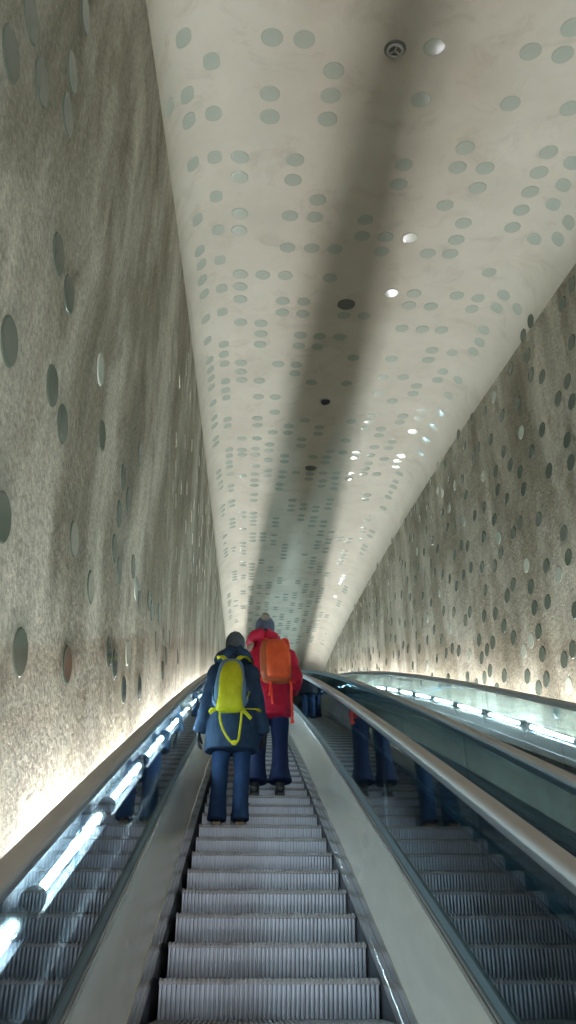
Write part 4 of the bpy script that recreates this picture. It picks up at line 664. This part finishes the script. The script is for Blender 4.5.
def prof_sweep(name, prof, X, mirror, mat, parent, base=noz, a=DA, b=DB, step=.3, ang=35, smooth=True):
    bm = bmesh.new(); sweep(bm, prof, X, a, b, base, step, mirror)
    return autosmooth(link(name, fix(bm), mat, parent, smooth), ang)
SIDES = [(LANES[0][0], True, 'left side of the near escalator', 'on the left by the lit wall'),
         (LANES[0][0], False, 'right side of the near escalator', 'between the two escalators, nearer one'),
         (LANES[1][0], True, 'left side of the far escalator', 'between the two escalators, farther one'),
         (LANES[1][0], False, 'right side of the far escalator', 'along the right wall')]
for X, mir, side, where in SIDES:
    t = thing('glass_balustrade', 'glass and steel balustrade on the ' + side, 'balustrade', group='escalator balustrades')
    prof_sweep('skirt_panel', [(.517, -.30), (.517, -.005), (.540, -.005), (.540, -.30)], X, mir, M['skirt'], t)
    prof_sweep('skirt_trim', [(.517, -.003), (.515, .02), (.519, .05), (.521, .052), (.522, .058), (.519, .062), (.523, .10), (.524, .105), (.528, .105), (.524, .112), (.529, .158), (.545, .158), (.545, -.003)], X, mir, M['trim'], t, ang=25)
    prof_sweep('inner_panel', [(.534, .160), (.612, .488), (.624, .488), (.624, .160)], X, mir, M['steel'], t)
    prof_sweep('panel_trim', [(.612, .490), (.610, .496), (.614, .506), (.622, .507), (.624, .512), (.617, .514), (.618, .523), (.625, .523), (.626, .490)], X, mir, M['trim'], t, ang=25)
    prof_sweep('clamp_strip', [(.626, .525), (.629, .564), (.652, .564), (.652, .525)], X, mir, M['strip'], t)
    prof_sweep('outer_cladding', [(.627, -.30), (.627, .522), (.655, .522), (.655, -.30)], X, mir, M['cladding'], t)
    # glass panes, 1.75 m each
    d = DA + .55
    while d < DB - .1:
        e = min(d + 1.74, DB)
        prof_sweep('glass_pane', [(GH, .565), (GH, 1.071), (GH + .010, 1.071), (GH + .010, .565)], X, mir, M['glass'], t, a=d + .003, b=e - .003, smooth=False)
        d = e
    h = thing('handrail', 'long grey rubber handrail ' + where, 'handrail', group='escalator handrails')
    c = GH + .020
    belt = []
    for k in range(15):
        a = math.pi * (1.16 - 1.32 * k / 14)
        belt.append((c + .035 * math.copysign(abs(math.cos(a)) ** .75, math.cos(a)), 1.118 + .0185 * math.copysign(abs(math.sin(a)) ** .8, math.sin(a))))
    belt += [(c + .024, 1.104), (c - .024, 1.104)]
    prof_sweep('rubber_belt', belt, X, mir, M['belt'], h, step=.25, ang=50)
    prof_sweep('guide_rail', [(c - .017, 1.073), (c - .022, 1.1025), (c + .022, 1.1025), (c + .017, 1.073)], X, mir, M['guide'], h)

# dark ledges beside the glass
def ledge(name, x0, x1, hv, label, up=0.):
    prof = [(x0, hv - .05), (x0, hv), (x1, hv), (x1, hv - .05)]
    if up: prof[1:2] = [(x0, hv + up), (x0 + .006, hv + up), (x0 + .006, hv)]  # added dark upstand, screens the lower wall from the tubes
    bm = bmesh.new(); sweep(bm, prof, 0, DA, DB, noz, .3)
    tag(link(name, fix(bm), M['cladding'], None, False), label, 'deck')
ledge('outer_deck', XL + .044, LANES[0][0] - .658, LEDGE_H, 'dark sloping ledge under the lamp tubes beside the left wall', .27)
ledge('outer_deck', LANES[0][0] + .658, LANES[1][0] - .658, .50, 'dark sloping deck between the two escalators')
ledge('outer_deck', LANES[1][0] + .658, XB - .004, LEDGE_H, 'dark sloping ledge under the lamp tubes beside the right wall')

# ---------------------------------------------------------------- lamp tubes
TUBE_H, TR = .79, .0140
def slope(D): return math.atan((noz(D + .1) - noz(D - .1)) / .2)
def lamp_proto():
    t = thing('lamp_tube', '', 'lamp')
    L = 1.16
    rot = Matrix.Rotation(-math.pi / 2, 4, 'X')
    bm = bmesh.new(); lathe(bm, [(TR * .5, .055), (TR, .06), (TR, L - .06), (TR * .5, L - .055)], 12, rot); link('glowing_tube', fix(bm), M['tube'], t)
    bm = bmesh.new(); lathe(bm, [(.025, .085), (.025, L - .055)], 16, rot); link('clear_sleeve', fix(bm), M['sleeve'], t)
    for a, b in ((0., .09), (L - .06, L + .0)):
        bm = bmesh.new()
        lathe(bm, [(.018, a), (.034, a + .004), (.034, b - .004), (.018, b)], 16, rot)
        c = link('lamp_holder', fix(bm), M['collar'], t)
        if a == 0.:
            bm = bmesh.new(); lathe(bm, [(.036, .032), (.040, .034), (.040, .052), (.036, .054)], 16, rot); link('holder_ring', fix(bm), M['collar_ring'], c)
    bm = bmesh.new(); box(bm, -.008, .008, .03, .06, -(TUBE_H - LEDGE_H) + .012, -.02); link('bracket', bm, M['cladding'], t, False)
    bm = bmesh.new(); box(bm, -.034, .034, .0, L, -.046, -.038); link('added_shade_bar', bm, M['cladding'], t, False)  # added bar that keeps the tube's downward light off the ledge
    return t
lp = lamp_proto(); used = False
for X, nm, ph in ((TUBE_XL, 'left', 2.655), (TUBE_XR, 'right', 7.195)):
    n0 = -3 if nm == 'left' else -6
    ks = [k for k in range(-8, 24) if -1.2 < ph + 1.16 * k < 27]
    vis = 0
    for k in ks:
        D = ph + 1.16 * k
        o = dup(lp) if used else lp; used = True
        o.location = (X, D, noz(D) + TUBE_H); o.rotation_euler = (slope(D + .55), 0, 0)
        hid = D < (1.3 if nm == 'left' else 5.9)
        if hid: lb, gr = 'lit lamp tube beside the %s wall, below the edge of the view' % nm, 'lowest lamp tubes, %s wall' % nm
        elif vis < 12:
            lb, gr = 'lit lamp tube behind the glass at the %s wall, %s from the bottom' % (nm, ORD[vis]), 'lamp tubes along the %s wall' % nm; vis += 1
        else: lb, gr = 'lit lamp tube at the %s wall, distant one far up by the crest' % nm, 'distant lamp tubes, %s wall' % nm
        tag(o, lb, 'lamp', gr)
# ---------------------------------------------------------------- camera, world, colour
cam = bpy.data.cameras.new('camera'); co = bpy.data.objects.new('camera', cam); COL.objects.link(co)
cam.sensor_fit = 'VERTICAL'; cam.sensor_height = 36; cam.sensor_width = 36; cam.lens = 36 * 770 / 1024
cam.clip_start = .05; cam.clip_end = 200
co.rotation_euler = (R(90 + 31.3), 0, -R(3.1))
SC.camera = co
w = bpy.data.worlds.new('hall_light'); w.use_nodes = True; SC.world = w
w.node_tree.nodes['Background'].inputs[0].default_value = (.92, .94, 1.0, 1); w.node_tree.nodes['Background'].inputs[1].default_value = WORLD
vs = SC.view_settings
vs.view_transform = 'Standard'; vs.look = 'None'; vs.gamma = 1; vs.use_curve_mapping = False; vs.exposure = EXPOSURE
SC.cycles.max_bounces = 10; SC.cycles.diffuse_bounces = 5; SC.cycles.glossy_bounces = 5; SC.cycles.transparent_max_bounces = 24
SC.cycles.sample_clamp_indirect = 6.0; SC.cycles.use_denoising = True
